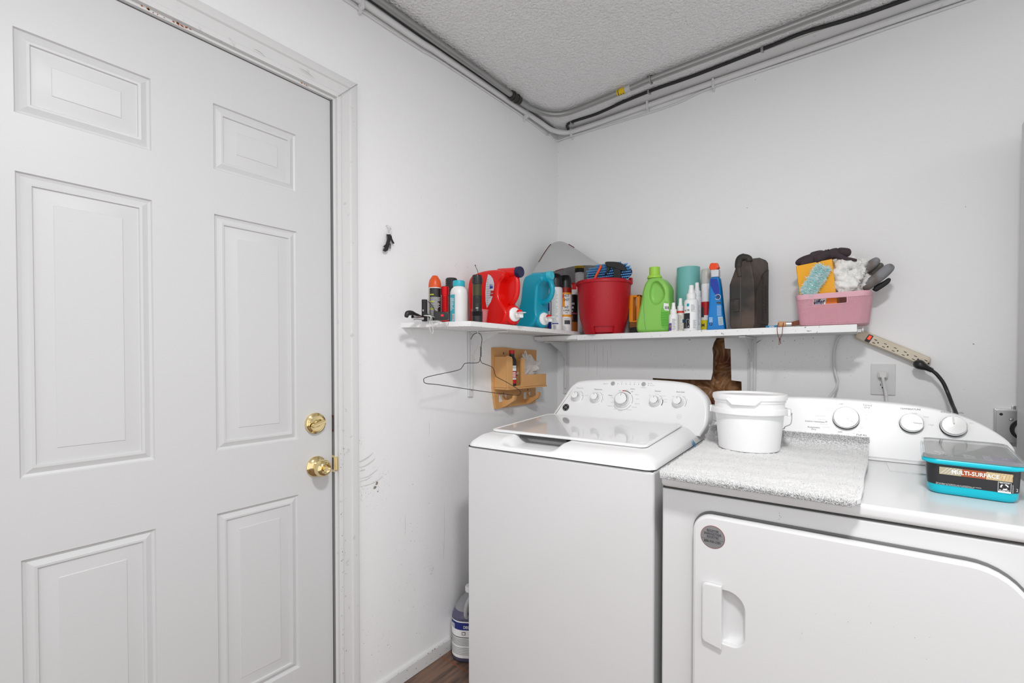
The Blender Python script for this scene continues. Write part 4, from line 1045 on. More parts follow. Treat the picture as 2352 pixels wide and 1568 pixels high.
for dz in (.019, -.020):
    m = MB(); m.xf = faceY((oc.x - .001, -.005, oc.z + dz - .004)); m.prism([(x, max(-.0135, min(.0135, y))) for x, y in rrect(.034, .034, .0169)], -.001, .0015, 0)
    m.patch(TI, -.0075, -.0055, -.001, .008, 1, .0018); m.patch(TI, .0055, .0075, .0, .007, 1, .0018); m.lathe([(.0028, .0015), (.0028, .002)], 10, 1, c=(0, -.007))
    m.build('receptacle', [M_TRIM, M_MATTEBLK], ow, 30)
wp = thing('white_plug_cord', 'white plug and cord in the top socket of the wall outlet', 'plug', (oc.x, -.007, oc.z + .015))
pc_ = atY(2028, 861, -.02)
m = MB(); m.xf = faceY((pc_.x, -.0068, pc_.z)); m.prism(rrect(.030, .026, .007), 0, .014, 0, .003); m.prism(rrect(.022, .020, .006), .012, .024, 0, .003); m.build('plug', mat('cord_white', (.68, .68, .67), .45), wp, 40)
m = MB(); m.tube(smoothpath([(pc_.x, -.022, pc_.z - .002), (pc_.x, -.030, pc_.z - .012), tuple(atY(2031, 885, -.028)), tuple(atY(2035, 905, -.03)), tuple(atY(2037, 925, -.05)), (1.48, -.2, .99)], 6), .0052, 10); m.build('cord', MATS['cord_white'], wp, 180)
# electrical box at the right
b0, b1 = atY(2284, 938, -.02), atY(2336, 1018, -.02)
eb = thing('dryer_outlet_box', 'metal dryer outlet box on the wall right of the dryer console', 'outlet box', (b0.x + .06, 0, b1.z + .05))
bz0, bz1 = b0.z - .115, b0.z
m = MB(); m.box(b0.x, b0.x + .118, -.018, -.0, bz0, bz1, 0, .003); m.box(b0.x + .004, b0.x + .114, -.021, -.017, bz0 + .004, bz1 - .004, 0, .0015)
for x, z in ((.016, .018), (.10, .018)): m.xf = axis_to((b0.x + x, -.0205, bz1 - z), (0, -1, 0)); m.lathe([(.0045, 0), (.0045, .0008)], 12, 1); m.xf = None
for x, z in ((.040, .034), (.012, .10)): m.xf = axis_to((b0.x + x, -.0205, bz1 - z), (0, -1, 0)); m.lathe([(.006, 0), (.004, .003), (.001, .0035)], 14, 0); m.xf = None
m.box(b0.x + .042, b0.x + .052, -.012, 0, bz1, bz1 + .012, 0, .002)
m.build('metal_box', [M_STEEL, M_MATTEBLK], eb, 40)
m = MB(); m.xf = axis_to((b0.x + .072, -.0205, bz0 + .050), (0, -1, 0)); m.lathe([(.036, 0), (.036, .002), (.033, .003), (.031, .001)], 36, 0); m.build('recess_ring', M_MATTEBLK, eb, 40)
m = MB(); m.xf = axis_to((b0.x + .076, -.0225, bz0 + .046), (0, -1, 0)); m.lathe([(.029, 0), (.029, .012), (.026, .014), (.001, .014)], 36, 0); m.build('socket_face', mat('old_white_plastic', (.55, .54, .53), .4), eb, 40)

# tall cabinet cut by the right edge of the frame
tc_ = thing('tall_cabinet', 'tall pale grey cabinet standing right of the dryer', 'cabinet', (2.1, -.42, 0))
m = MB(); m.box(1.80, 2.40, -.74, -.09, .06, 2.0, 0, .004); m.box(1.83, 2.37, -.71, -.12, 0, .06, 0)
m.build('carcass', mat('cabinet_paint', (.70, .70, .70), .45), tc_, 30)
m = MB(); m.box(1.803, 2.397, -.762, -.742, .065, 1.995, 0, .003); cdr = m.build('door', MATS['cabinet_paint'], tc_, 30)
m = MB(); m.tube([(1.86, -.762, 1.0), (1.86, -.79, 1.0), (1.86, -.79, 1.15), (1.86, -.762, 1.15)], .005, 8); m.build('handle', M_STEEL, cdr, 180)

# degreaser jug on the floor
JM = Matrix.Translation((.094, -.835, 0)) @ Matrix.Rotation(R(32), 4, 'Z')
jg = thing('degreaser_jug', 'purple tinted jug with a DEGREASER label on the floor behind the washer', 'jug', (.094, -.835, 0), R(32))
m = MB(); m.xf = JM
m.loft([(.130, .118, .04, 0), (.145, .132, .05, .006), (.150, .138, .055, .02), (.150, .138, .055, .175), (.146, .134, .055, .188), (.125, .112, .05, .205), (.090, .08, .036, .232), (.050, .05, .024, .256), (.036, .036, .0179, .262), (.036, .036, .0179, .272)], ks=[0] * 5 + [1] * 4, n=8)
m.build('jug_body', [mat('purple_liquid', s('55536b'), .2), mat('milky_plastic', s('8f8f92'), .3)], jg, 60)
m = MB(); m.xf = JM; m.tube(smoothpath([(.018, -.018, .262), (.006, -.052, .258), (-.004, -.066, .235), (-.006, -.068, .200), (-.002, -.060, .186)], 5), .0085, 10); m.build('handle', mat('clear_grip', s('b4b4b6'), .3), jg, 180)
m = MB(); m.xf = JM; m.lathe([(.021, .268), (.022, .270), (.022, .287), (.020, .290)], 24); m.build('cap', M_PLASTICW, jg, 40)
m = MB(); m.xf = JM
def ring_patch(m, z0, z1, i0, i1, k, lift):
    pts = rrect(.150 + 2 * lift, .138 + 2 * lift, .055, 0, 0, 8); n = len(pts); idx = [i % n for i in range(i0, i1 + 1)]
    vs = [];
    for i in idx: vs += [(pts[i][0], pts[i][1], z0), (pts[i][0], pts[i][1], z1)]
    m.add(vs, [(2 * i, 2 * i + 2, 2 * i + 3, 2 * i + 1) for i in range(len(idx) - 1)], k)
ring_patch(m, .022, .172, 14, 40, 0, .0004); ring_patch(m, .138, .168, 14, 40, 1, .0008); ring_patch(m, .1695, .1735, 13, 40, 0, .001)
ring_patch(m, .106, .109, 17, 40, 2, .0009)
for i in range(5): ring_patch(m, .036 + i * .0065, .0385 + i * .0065, 18, 40, 3, .0009)
for i in range(6): ring_patch(m, .074 + i * .005, .0765 + i * .005, 18, 40, 3, .0009)
fx = basis((0, -.0702, 0), (1, 0, 0), (0, 0, 1), (0, -1, 0))
m.text('DEGREASER', .016, basis((.02, -.0702, .150), (1, 0, 0), (0, 0, 1), (0, -1, 0)), 0, bold=True, sx=.85, lift=.0006)
for x in (-.022, .008): m.patch(fx, x, x + .014, .118, .131, 2, .0006); m.patch(fx, x + .002, x + .012, .120, .129, 0, .0009)
for i in range(8): m.patch(basis((-.052, -.052, 0), (.72, -.69, 0), (0, 0, 1), (-.69, -.72, 0)), -.012 + i * .003, -.0105 + i * .003, .142, .164, 0, .012)
m.build('label', [M_WHITEINK, mat('navy_print', s('23307a'), .5), M_INK, M_GREYINK], bpy.data.objects['jug_body'], 0)

# ================================================================ SMALL THINGS ON THE SHELVES
ZA, = (1.3885,)
def depthpx(p): return (Vector(p) - CAM).dot(_F) / FPX
def cylA(px, x, top, wpx):        # centre, radius and height of an upright thing on the left shelf
    p = atX(px, 700, x); t = atX(px, top, x)
    return p.y, wpx / 2 * depthpx(t), t.z - ZA
def zB(x): return shz(x) + .0008
def cylB(px, y, top, wpx):
    t = atY(px, top, y); return t.x, wpx / 2 * depthpx(t), t.z - zB(t.x)
AF = .66                                        # labels look towards the room
def fineprint(m, W_, a0, a1, z0, z1, n, k, fill=.5, lift=.0006):
    dz = (z1 - z0) / n
    for i in range(n):
        e = random.uniform(.6, 1.0)
        m.wpatch(W_, a0, a0 + (a1 - a0) * e, z0 + i * dz, z0 + i * dz + dz * fill, k, lift, 5)
def barcode(m, W_, a0, a1, z0, z1, kbg, kink, lift=.0006):
    m.wpatch(W_, a0, a1, z0, z1, kbg, lift, 3); n = 7; da = (a1 - a0) / n
    for i in range(n): m.wpatch(W_, a0 + da * (i + .15), a0 + da * (i + random.uniform(.4, .75)), z0 + .002, z1 - .002, kink, lift + .0003, 1)
M_RED = mat('glossy_red_plastic', s('d90d06'), .28)
M_ORANGE = mat('orange_plastic', s('d2501a'), .35)

# --- folding knife
y0 = atX(930, 728, .10).y
kn = thing('folding_knife', 'black folding tool with a steel end lying at the left end of the shelf', 'knife', (.10, y0 + .03, ZA))
m = MB(); P = [atX(934, 722, .11), atX(940, 719, .11), atX(955, 724, .10), atX(972, 730, .09)]
m.tube(smoothpath([(P[0].x, P[0].y - .002, ZA + .010), (P[0].x, P[0].y + .004, ZA + .024), (P[1].x, P[1].y + .01, ZA + .027), (P[2].x, P[2].y, ZA + .022), (P[3].x, P[3].y, ZA + .014)], 5), [.006, .007, .008, .0085, .009, .0095, .0095, .0095, .0095, .009, .009, .009, .0085, .0085, .008, .008, .008, .0075, .007, .007, .006], 10)
m.build('grip', M_BLACK, kn, 180)
m = MB(); m.tube([(.125, y0 + .018, ZA + .0095), (.125, y0 + .062, ZA + .0095)], .007, 12); m.tube([(.125, y0 + .014, ZA + .0095), (.125, y0 + .024, ZA + .0095)], .0088, 12); m.build('steel_barrel', M_CHROME, kn, 40)

# --- small upright black flashlight with lanyard
cy, r_, h = cylA(975, .12, 688, 13)
fl = thing('flashlight', 'small plain black flashlight standing at the left end of the shelf', 'flashlight', (.12, cy, ZA), 0, 'flashlights on the left shelf')
m = MB(); m.lathe([(r_ * .96, ZA), (r_, ZA + .002), (r_, ZA + h - .002), (r_ * .92, ZA + h)], 24, 0, c=(.12, cy)); m.wpatch((r_, .12, cy), AF - .5, AF - .1, ZA + h * .45, ZA + h * .53, 1, .0006)
m.build('body', [M_MATTEBLK, M_LTINK], fl, 40)
m = MB(); m.tube(smoothpath([(.128, cy + .010, ZA + h - .006), (.14, cy + .022, ZA + h * .7), (.15, cy + .028, ZA + .03), (.16, cy + .030, ZA + .02)], 5), .0012, 6); m.build('lanyard', M_BLACK, fl, 180)
m = MB(); q1, q2, q3 = atX(989, 720, .277), atX(986, 745, .279), atX(991, 766, .279)
m.tube(smoothpath([(.17, cy + .03, ZA + .012), (.245, q1.y, ZA + .006), (.276, q1.y, ZA + .002), (.280, q2.y, q2.z), (.281, q2.y + .002, q2.z - .02), (.281, q3.y, q3.z), (.281, q3.y + .006, q3.z + .008), (.280, q3.y + .002, q2.z), (.276, q1.y + .003, ZA + .003), (.245, q1.y + .004, ZA + .006)], 5), .0011, 6)
m.build('wrist_loop', mat('grey_string', (.6, .6, .6), .7), fl, 180)

# --- aerosol with orange cap
cy, r_, h = cylA(999, .125, 633, 29)
cn = thing('aerosol_can', 'aerosol can with a pointed orange cap and black label', 'can', (.125, cy, ZA), 0, 'aerosol cans on the shelves')
W_ = (r_, .125, cy); m = MB(); hb = h * .735
m.lathe([(r_ * .94, ZA), (r_, ZA + .002), (r_, ZA + hb - .003), (r_ * .96, ZA + hb)], 28, 0, c=(.125, cy))
m.wpatch(W_, AF - .75, AF + 1.5, ZA + .003, ZA + hb - .003, 1); m.wpatch(W_, AF - 1.5, AF - .78, ZA + .003, ZA + hb - .003, 4)
fineprint(m, W_, AF - .6, AF + 1.2, ZA + .01, ZA + hb - .035, 20, 3)
for z in (.045, .072, .098): m.wpatch(W_, AF - .65, AF + .0, ZA + z, ZA + z + .0045, 2, .0009)
m.build('can_body', [M_PLASTICW, M_BLACK, mat('yellow_print', s('b9b52a'), .5), M_LTINK, mat('cream_label', s('b9b4a8'), .5)], cn, 40)
m = MB(); m.lathe([(r_ * 1.0, ZA + hb), (r_ * 1.0, ZA + hb + .012), (r_ * .88, ZA + hb + .028), (r_ * .55, ZA + h - .006), (r_ * .42, ZA + h - .001), (r_ * .3, ZA + h)], 28, 0, c=(.125, cy)); m.build('cap', M_ORANGE, cn, 45)

# --- red flashlight
cy, r_, h = cylA(1022, .165, 658, 18)
fl = thing('flashlight', 'shiny red flashlight beside the orange capped can', 'flashlight', (.165, cy, ZA), 0, 'flashlights on the left shelf')
m = MB(); pr = [(r_ * .9, 0), (r_ * 1.0, .003), (r_ * 1.0, .022), (r_ * .85, .026), (r_ * .85, .035)]
z = .035
while z < h - .04: pr += [(r_ * .86, z), (r_ * .92, z + .0015), (r_ * .86, z + .003)]; z += .0045
pr += [(r_ * .84, h - .038), (r_ * .84, h - .032), (r_ * .98, h - .028), (r_ * .98, h - .002), (r_ * .85, h)]
m.lathe([(a, ZA + b) for a, b in pr], 24, 0, c=(.165, cy)); m.build('body', mat('anodised_red', s('c20a16'), .25, .6), fl, 50)

# --- black ribbed flashlight behind the powder bottle
cy, r_, h = cylA(1037, .055, 639, 26)
fl = thing('flashlight', 'thick black ribbed flashlight behind the white powder bottle', 'flashlight', (.055, cy, ZA), 0, 'flashlights on the left shelf')
m = MB(); pr = [(r_ * .8, 0), (r_ * .82, h * .55), (r_, h * .62)]
z = h * .62
while z < h - .006: pr += [(r_, z), (r_ * 1.04, z + .001), (r_ * 1.04, z + .004), (r_, z + .005)]; z += .008
pr += [(r_ * .9, h)]
m.lathe([(a, ZA + b) for a, b in pr], 24, 0, c=(.055, cy)); m.build('body', M_BLACK, fl, 40)

# --- head lamp
hy = atX(1012, 728, .20).y
hl = thing('head_lamp', 'small black head lamp with a red button in front of the red flashlight', 'lamp', (.20, hy, ZA))
m = MB(); m.xf = Matrix.Translation((.205, hy, ZA)) @ Matrix.Rotation(R(38), 4, 'Z'); m.box(-.024, .024, -.012, .012, 0, .030, 0, .005); m.box(-.028, -.018, -.010, .010, .004, .034, 0, .003); m.box(.014, .026, -.010, .010, .002, .026, 0, .003); m.build('housing', M_BLACK, hl, 40)
m = MB(); m.xf = Matrix.Translation((.205, hy, ZA)) @ Matrix.Rotation(R(38), 4, 'Z'); m.box(-.001, .009, -.0135, -.011, .012, .020, 0, .001); m.build('button', mat('bright_red', s('e0203c'), .35), hl, 30)
m = MB(); m.tube(smoothpath([(.18, hy - .02, ZA + .008), (.16, hy - .03, ZA + .02), (.13, hy - .01, ZA + .026), (.14, hy + .02, ZA + .01)], 5), .005, 8); m.build('strap', M_MATTEBLK, hl, 180)

# --- powder bottle
cy, r_, h = cylA(1054, .135, 645, 40)
bt = thing('powder_bottle', 'white powder bottle with a turquoise cap and label', 'bottle', (.135, cy, ZA))
W_ = (r_, .135, cy); m = MB()
m.lathe([(r_ * .93, ZA), (r_, ZA + .004), (r_, ZA + h * .66), (r_ * .97, ZA + h * .74), (r_ * .86, ZA + h * .80), (r_ * .68, ZA + h * .84), (r_ * .62, ZA + h * .86), (r_ * .62, ZA + h * .9)], 36, 0, c=(.135, cy))
m.wpatch(W_, AF - 1.5, AF - .35, ZA + .006, ZA + h * .66, 1, .0005); fineprint(m, W_, AF - 1.2, AF - .45, ZA + .05, ZA + h * .6, 16, 2); barcode(m, W_, AF - .75, AF - .40, ZA + .010, ZA + .036, 2, 3, .0008)
m.build('bottle_body', [M_PLASTICW, mat('turquoise_label', s('3fb6c8'), .5), M_WHITEINK, mat('violet_print', s('4a3a78'), .5)], bt, 50)
m = MB(); m.lathe([(r_ * .68, ZA + h * .865), (r_ * .70, ZA + h * .87), (r_ * .70, ZA + h * .975), (r_ * .62, ZA + h)], 36, 0, c=(.135, cy)); m.build('cap', mat('turquoise_cap', s('2fb4c6'), .35), bt, 40)

# --- large green black flashlight
cy, r_, h = cylA(1096, .235, 632, 23)
fl = thing('flashlight', 'tall black and olive flashlight standing in front of the red jug', 'flashlight', (.235, cy, ZA), 0, 'flashlights on the left shelf')
m = MB(); pr = [(r_ * 1.05, 0), (r_ * 1.08, .003), (r_ * 1.08, .022)]
for i in range(5): pr += [(r_ * 1.14, .024 + i * .004), (r_ * 1.02, .026 + i * .004)]
pr += [(r_ * .94, .050), (r_ * .94, h * .56)]
n1_ = len(pr); pr += [(r_ * .90, h * .565), (r_ * .90, h * .80)]; n2_ = len(pr); pr += [(r_ * 1.0, h * .81), (r_ * 1.0, h * .97), (r_ * .9, h)]
m.lathe([(a, ZA + b) for a, b in pr], 28, c=(.235, cy), ks=[0] * (n1_ - 1) + [0] + [1] + [0] * 3)
for i in range(8): a = i * math.pi / 4; m.xf = Matrix.Translation((.235 + math.cos(a) * r_, cy + math.sin(a) * r_, ZA + h * .84)) @ Matrix.Rotation(a, 4, 'Z'); m.box(-.001, .0015, -.003, .003, 0, h * .1, 0, .0006)
m.xf = None; W_ = (r_ * .95, .235, cy); m.wpatch(W_, AF - .35, AF + .35, ZA + h * .40, ZA + h * .50, 2, .0012); m.wpatch(W_, AF - .2, AF + .3, ZA + h * .28, ZA + h * .31, 3, .001)
m.build('body', [M_BLACK, mat('olive_tube', s('3f3d22'), .3), M_MATTEBLK, M_GREYINK], fl, 40)
m = MB(); t = ZA + h; m.tube(smoothpath([(.235, cy + .006, t - .002), (.235, cy + .004, t + .014), (.235, cy - .006, t + .028), (.235, cy - .010, t + .036)], 5), .001, 6); m.tube([(.235, cy - .010, t + .034), (.235, cy - .0105, t + .038)], .002, 6); m.build('wire_loop', M_BLACK, fl, 180)

# --- pink cup
py_ = atX(1103, 720, .205).y
cp = MB(); r0 = 22 * depthpx((.205, py_, ZA))
cp.lathe([(r0 * .72, ZA + .0005), (r0 * .80, ZA + .002), (r0, ZA + .052), (r0 * 1.06, ZA + .0525), (r0 * 1.06, ZA + .055), (r0 * .97, ZA + .055), (r0 * .76, ZA + .004), (.001, ZA + .004)], 36, 0, c=(.207, py_))
cp.v = [Vector((.196 + (v.x - .207) * .75, v.y + .008, v.z)) for v in cp.v]
tag(cp.build('measuring_cup', mat('pink_translucent', s('e58a92'), .2, alpha=.62), None, 40), 'translucent pink measuring cup between the olive flashlight and the red jug', 'cup')

# --- detergent jugs with a tap
def smooth2(pts, k=3): return [(p.x, p.y) for p in smoothpath([(a, b, 0) for a, b in pts], k, True)]
def jug(label, yf_, thick, outline, neck, cap, cap_r, handle, web, boss, mbody, mcap):
    """outline, neck, handle, boss and cap are measured in their own planes; the neck, grip and tap sit on the middle plane"""
    yc = yf_ + thick * .5
    t = thing('detergent_jug', label, 'jug', (outline[3][0], yc, ZA), 0, 'detergent jugs with taps')
    m = MB(); m.xf = basis((0, yf_, ZA + .0005), (1, 0, 0), (0, 0, 1), (0, -1, 0))
    m.prism(smooth2(outline, 4), -thick, 0, 0, .013)
    m.xf = None
    C = Vector((cap[0], yc, ZA + cap[1])); N = Vector((neck[0], yc, ZA + neck[1])); d = (C - N).normalized()
    P = [N + (C - N) * q for q in (0, .25, .5, .75, 1)]
    m.tube(P, [cap_r * 1.22, cap_r * 1.15, cap_r * 1.06, cap_r, cap_r * .97], 28)
    H = smoothpath([(x, yc, ZA + z) for x, z in handle], 5); m.tube(H, .0125, 14)
    if web: m.xf = basis((0, yc, ZA), (1, 0, 0), (0, 0, 1), (0, -1, 0)); m.prism([(x, z) for x, z in web], -.012, .012, 0, .003); m.xf = None
    B = Vector((boss[0], yc - .004, ZA + .044)); td = Vector((1, -.25, 0)).normalized()
    m.xf = axis_to(B, td); m.lathe([(.030, -.085), (.041, -.06), (.0435, -.03), (.0435, -.014), (.0415, -.012), (.0415, -.006), (.037, .0), (.031, .002)], 36); m.xf = None
    body = m.build('jug_body', mbody, t, 70)
    m = MB(); m.xf = axis_to(C - d * .004, d); m.lathe([(cap_r, 0), (cap_r * 1.08, .002), (cap_r * 1.06, .018), (cap_r * .95, .022), (cap_r * .72, .0218), (cap_r * .68, .0205), (.001, .0205)], 36); m.build('cap', mcap, t, 40)
    m = MB(); m.xf = basis(B, (-td.y, td.x, 0), (0, 0, 1), td)
    m.lathe([(.029, .0), (.029, .007), (.025, .011), (.019, .012), (.0135, .013), (.0135, .030), (.011, .032)], 32)
    m.box(-.0095, .0095, -.016, .003, .024, .050, 0, .002); m.box(-.014, .014, .003, .006, .024, .062, 0, .001)
    tp_ = m.build('tap', M_PLASTICW, t, 40)
    m = MB(); m.xf = basis(B, (-td.y, td.x, 0), (0, 0, 1), td) @ Matrix.Translation((0, .006, .036)) @ Matrix.Rotation(R(-90), 4, 'X'); m.lathe([(.0125, 0), (.0125, .004), (.009, .010), (.001, .012)], 24); m.build('tap_button', M_RED, tp_, 60)
    return t, body
def zq(px, py, y): q = atY(px, py, y); return (max(q.x, .006), max(q.z - ZA, 0))
def jz(lst, zx, zy, k, y): return [zq(zx + a / k, zy + b / k, y) for a, b in lst]
# red: front face at y=-.79
YR, TR = -.79, .11
ro = [(.050, 0), (.044, .05)] + jz([(130, 600), (185, 360), (320, 262), (520, 205), (740, 185), (880, 210), (940, 280), (915, 370), (850, 460), (822, 570), (812, 720), (840, 850), (890, 940), (950, 1030), (990, 1110), (1000, 1210)], 1060, 600, 9.8, YR) + [(.225, 0), (.15, 0)]
rc = zq(1060 + 1270 / 9.8, 600 + 245 / 9.8, YR + TR / 2); rn = zq(1060 + 860 / 9.8, 600 + 300 / 9.8, YR + TR / 2)
rh = jz([(1150, 290), (1235, 380), (1255, 560), (1240, 720), (1195, 860), (1120, 960)], 1060, 600, 9.8, YR + TR / 2)
rwb = jz([(850, 330), (1150, 300), (1240, 400), (1250, 650), (1190, 860), (1100, 980), (850, 940)], 1060, 600, 9.8, YR + TR / 2)
bx0 = zq(1060 + 1195 / 9.8, 600 + 1200 / 9.8, YR + TR / 2)
rj, rbody = jug('bright red detergent jug with navy cap and white tap on the left shelf', YR, TR, ro, rn, rc, .0215, rh, rwb, bx0, M_RED, mat('navy_cap', s('1c1c48'), .35))
m = MB(); X_ = basis((0, YR - .0006, ZA), (1, 0, 0), (0, 0, 1), (0, -1, 0))
lab = jz([(600, 290), (660, 320), (710, 390), (738, 500), (728, 640), (700, 800), (660, 920), (600, 1010), (575, 1055), (545, 900), (540, 700), (555, 500)], 1060, 600, 9.8, YR)
m.add([X_ @ Vector((x, z, .0004)) for x, z in lab], [tuple(range(len(lab)))], 0)
lx = min(p[0] for p in lab)
for i in range(12):
    z = .085 + i * .0095; m.patch(X_, lx + .007, lx + .007 + (.010 if z < .11 or z > .17 else .026), z, z + .003, 1, .0008)
for a, k in (((640, 590), 2), ((660, 690), 3), ((650, 760), 3)):
    u_, v_ = zq(1060 + a[0] / 9.8, 600 + a[1] / 9.8, YR); m.patch(X_, u_, u_ + .017, v_ - .005, v_ + .005, k, .001)
u_, v_ = zq(1060 + 660 / 9.8, 600 + 600 / 9.8, YR); m.text('3in1', .011, X_ @ Matrix.Translation((u_ + .003, v_ + .012, 0)), 2, bold=True, lift=.001)
m.into(rbody, [mat('pearl_label', s('c9c9cf'), .35), M_GREYINK, mat('blue_print', s('2a3a9a'), .5), mat('red_print2', s('b81420'), .5)])
# blue: front face at y=-.53, the loop of the handle is open
YB, TB = -.53, .11
bo_ = [(.100, 0), (.096, .06)] + jz([(120, 900), (165, 520), (215, 340), (330, 270), (480, 245), (590, 300), (600, 390), (560, 440), (500, 520), (480, 700), (470, 860), (465, 980), (470, 1080), (475, 1200)], 1180, 600, 9.22, YB) + [(.18, 0), (.14, 0)]
yb2 = YB + TB / 2
bc_ = zq(1180 + 745 / 9.22, 600 + 305 / 9.22, yb2); bn = zq(1180 + 420 / 9.22, 600 + 350 / 9.22, yb2)
bh_ = jz([(690, 380), (770, 430), (812, 560), (800, 700), (740, 810), (640, 865), (520, 875)], 1180, 600, 9.22, yb2)
bb0 = zq(1180 + 640 / 9.22, 600 + 1190 / 9.22, yb2)
bj, bbody = jug('turquoise detergent jug with light blue cap and white tap on the left shelf', YB, TB, bo_, bn, bc_, .0195, bh_, None, bb0, mat('turquoise_plastic', s('0d9db8'), .28), mat('light_blue_cap', s('45bdd2'), .35))

# --- aerosol cans in the corner
def can(x, y, r_, h, z0, label, capm, body_mats, paint, hcap=.22, cap_prof=None):
    t = thing('aerosol_can', label, 'can', (x, y, z0), 0, 'aerosol cans on the shelves')
    hb = h * (1 - hcap); m = MB()
    m.lathe([(r_ * .95, z0), (r_, z0 + .003), (r_, z0 + hb - .008), (r_ * .93, z0 + hb - .001), (r_ * .90, z0 + hb)], 32, 0, c=(x, y))
    paint(m, (r_, x, y), z0, hb); m.build('can_body', body_mats, t, 40)
    m = MB(); cpf = cap_prof or [(1.0, 0), (1.0, .5), (.94, .75), (.70, .93), (.55, 1.0)]
    m.lathe([(r_ * a, z0 + hb + (h - hb) * b) for a, b in cpf], 32, 0, c=(x, y)); m.build('cap', capm, t, 45)
    return t
M_DKBLUE = mat('deep_blue_print', s('12208a'), .45)
def paint1(m, W_, z0, hb):
    m.wpatch(W_, AF - 2.2, AF - .62, z0 + .004, z0 + hb * .28, 1, .0004, 12); m.wpatch(W_, AF - 2.2, AF - .9, z0 + hb * .45, z0 + hb * .7, 1, .0004, 12); m.wpatch(W_, AF - .72, AF - .58, z0 + .004, z0 + hb - .01, 2, .0006)
    fineprint(m, W_, AF - .5, AF + .35, z0 + .035, z0 + hb - .015, 26, 3); barcode(m, W_, AF - .3, AF + .1, z0 + .004, z0 + .03, 0, 2); m.wpatch(W_, AF - .5, AF + .35, z0 + .033, z0 + .038, 1, .0009)
cy, r_, h = cylA(1275, .150, 629, 34)
can(.150, cy, r_, h, ZA, 'white and blue aerosol can with a black cap behind the turquoise jug', M_BLACK, [M_PLASTICW, M_DKBLUE, M_INK, M_LTINK], paint1, .24)
M_SUN = mat('orange_gradient_print', s('f09a20'), .4); M_SUNR = mat('dark_red_print', s('8f1a0c'), .4)
def paint2(m, W_, z0, hb):
    A0, A1 = AF - 1.3, AF + 1.3
    m.wpatch(W_, A0, A1, z0 + hb * .88, z0 + hb * .995, 3, .0005); m.wpatch(W_, A0, A1, z0 + hb * .84, z0 + hb * .88, 1, .0006); m.wpatch(W_, A0, A0 + 1.0, z0 + hb * .62, z0 + hb * .84, 4, .0005); m.wpatch(W_, A0 + .35, A0 + 1.15, z0 + hb * .55, z0 + hb * .76, 1, .0006)
    m.wpatch(W_, A0, A1, z0 + hb * .33, z0 + hb * .38, 1, .0006)
    for t, z, sz in (('FOR', .86, .0), ('HOT', .80, .020), ('SHOT', .71, .018), ('ANT', .54, .017), ('& SPIDER', .47, .012), ('KILLER', .42, .007), ('FRAGRANCE FREE', .28, .004)):
        if sz: m.text(t, sz, None, 2, bold=True, sx=.62, wrap=(W_[0], W_[1], W_[2], AF + .1, z0 + hb * z), lift=.0012)
    m.wpatch(W_, AF - .2, AF + .7, z0 + hb * .16, z0 + hb * .25, 2, .0009); fineprint(m, W_, AF - .6, AF + .2, z0 + .006, z0 + hb * .13, 6, 5)
cy, r_, h = cylA(1298, .165, 633, 30)
can(.165, cy, r_, h, ZA, 'orange and white ant spray can with a glossy black cap', M_BLACK, [M_PLASTICW, M_SUN, M_INK, M_SUNR, mat('red_orange_print', s('e0481a'), .4), M_LTINK], paint2, .22, [(1.0, 0), (.98, .4), (.9, .75), (.62, 1.0)])
def paint3(m, W_, z0, hb):
    m.wpatch(W_, AF - 1.6, AF + 1.6, z0 + .004, z0 + hb * .24, 1, .0005, 14); m.wpatch(W_, AF - 1.6, AF + 1.6, z0 + hb * .24, z0 + hb * .88, 2, .0005, 14)
    for t, z, sz in (('TERMITE', .66, .013), ('KILLER', .57, .013), ('FOAM', .49, .009)): m.text(t, sz, None, 3, bold=True, sx=.7, wrap=(W_[0], W_[1], W_[2], AF - .15, z0 + hb * z), lift=.001)
    m.wpatch(W_, AF - .9, AF + .9, z0 + hb * .42, z0 + hb * .45, 4, .0009); m.wpatch(W_, AF - .7, AF + .1, z0 + hb * .28, z0 + hb * .38, 5, .0009)
x3 = atY(1319, 700, -.105); r3 = 15 * depthpx(x3)
can(x3.x - .018, -.105, r3, .262, ZA, 'dark brown termite foam can with a red cap beside the red bucket', M_RED, [M_PLASTICW, mat('brown_print', s('9a5520'), .45), mat('near_black_print', s('1c1616'), .4), M_WHITEINK, mat('faded_red_print', s('a04048'), .5), mat('flame_print', s('a8321c'), .5)], paint3, .14, [(.8, 0), (.8, .6), (.7, 1.0)])
x4 = atY(1303, 650, -.06)
can(.098, -.052, .027, .268, ZA, 'aerosol can with a black and red cap, rearmost in the corner', M_RED, [M_PLASTICW, M_BLACK, M_INK], lambda m, W_, z0, hb: m.wpatch(W_, AF - 2, AF + 2, z0 + hb * .8, z0 + hb, 1, .0006, 12), .12, [(1.0, 0), (1.0, .3), (.8, .5), (.8, 1.0)])
# caulk tube
x5 = atY(1331, 640, -.072)
tbx = x5.x - .0
ck = thing('sealant_tube', 'white sealant tube with black band and yellow top standing behind the red bucket', 'tube', (tbx, -.072, ZA))
m = MB(); r5 = 10.5 * depthpx(x5); zt = atY(1330, 612, -.072).z; zz0 = ZA if tbx < .21 else zB(tbx)
pr = [(r5, zz0)]; z = zt - .10
while z < zt - .034: pr += [(r5, z), (r5 * .97, z + .002), (r5, z + .004)]; z += .0075
pr += [(r5, zt - .034)]; n_ = len(pr); pr += [(r5, zt - .012), (r5 * 1.04, zt - .012), (r5 * 1.04, zt), (r5 * .8, zt + .001)]
m.lathe(pr, 28, c=(tbx, -.072), ks=[0] * (n_ - 1) + [1, 2, 2, 2]); m.build('tube_body', [M_PLASTICW, M_BLACK, mat('yellow_plastic', s('d8b41c'), .4)], ck, 40)

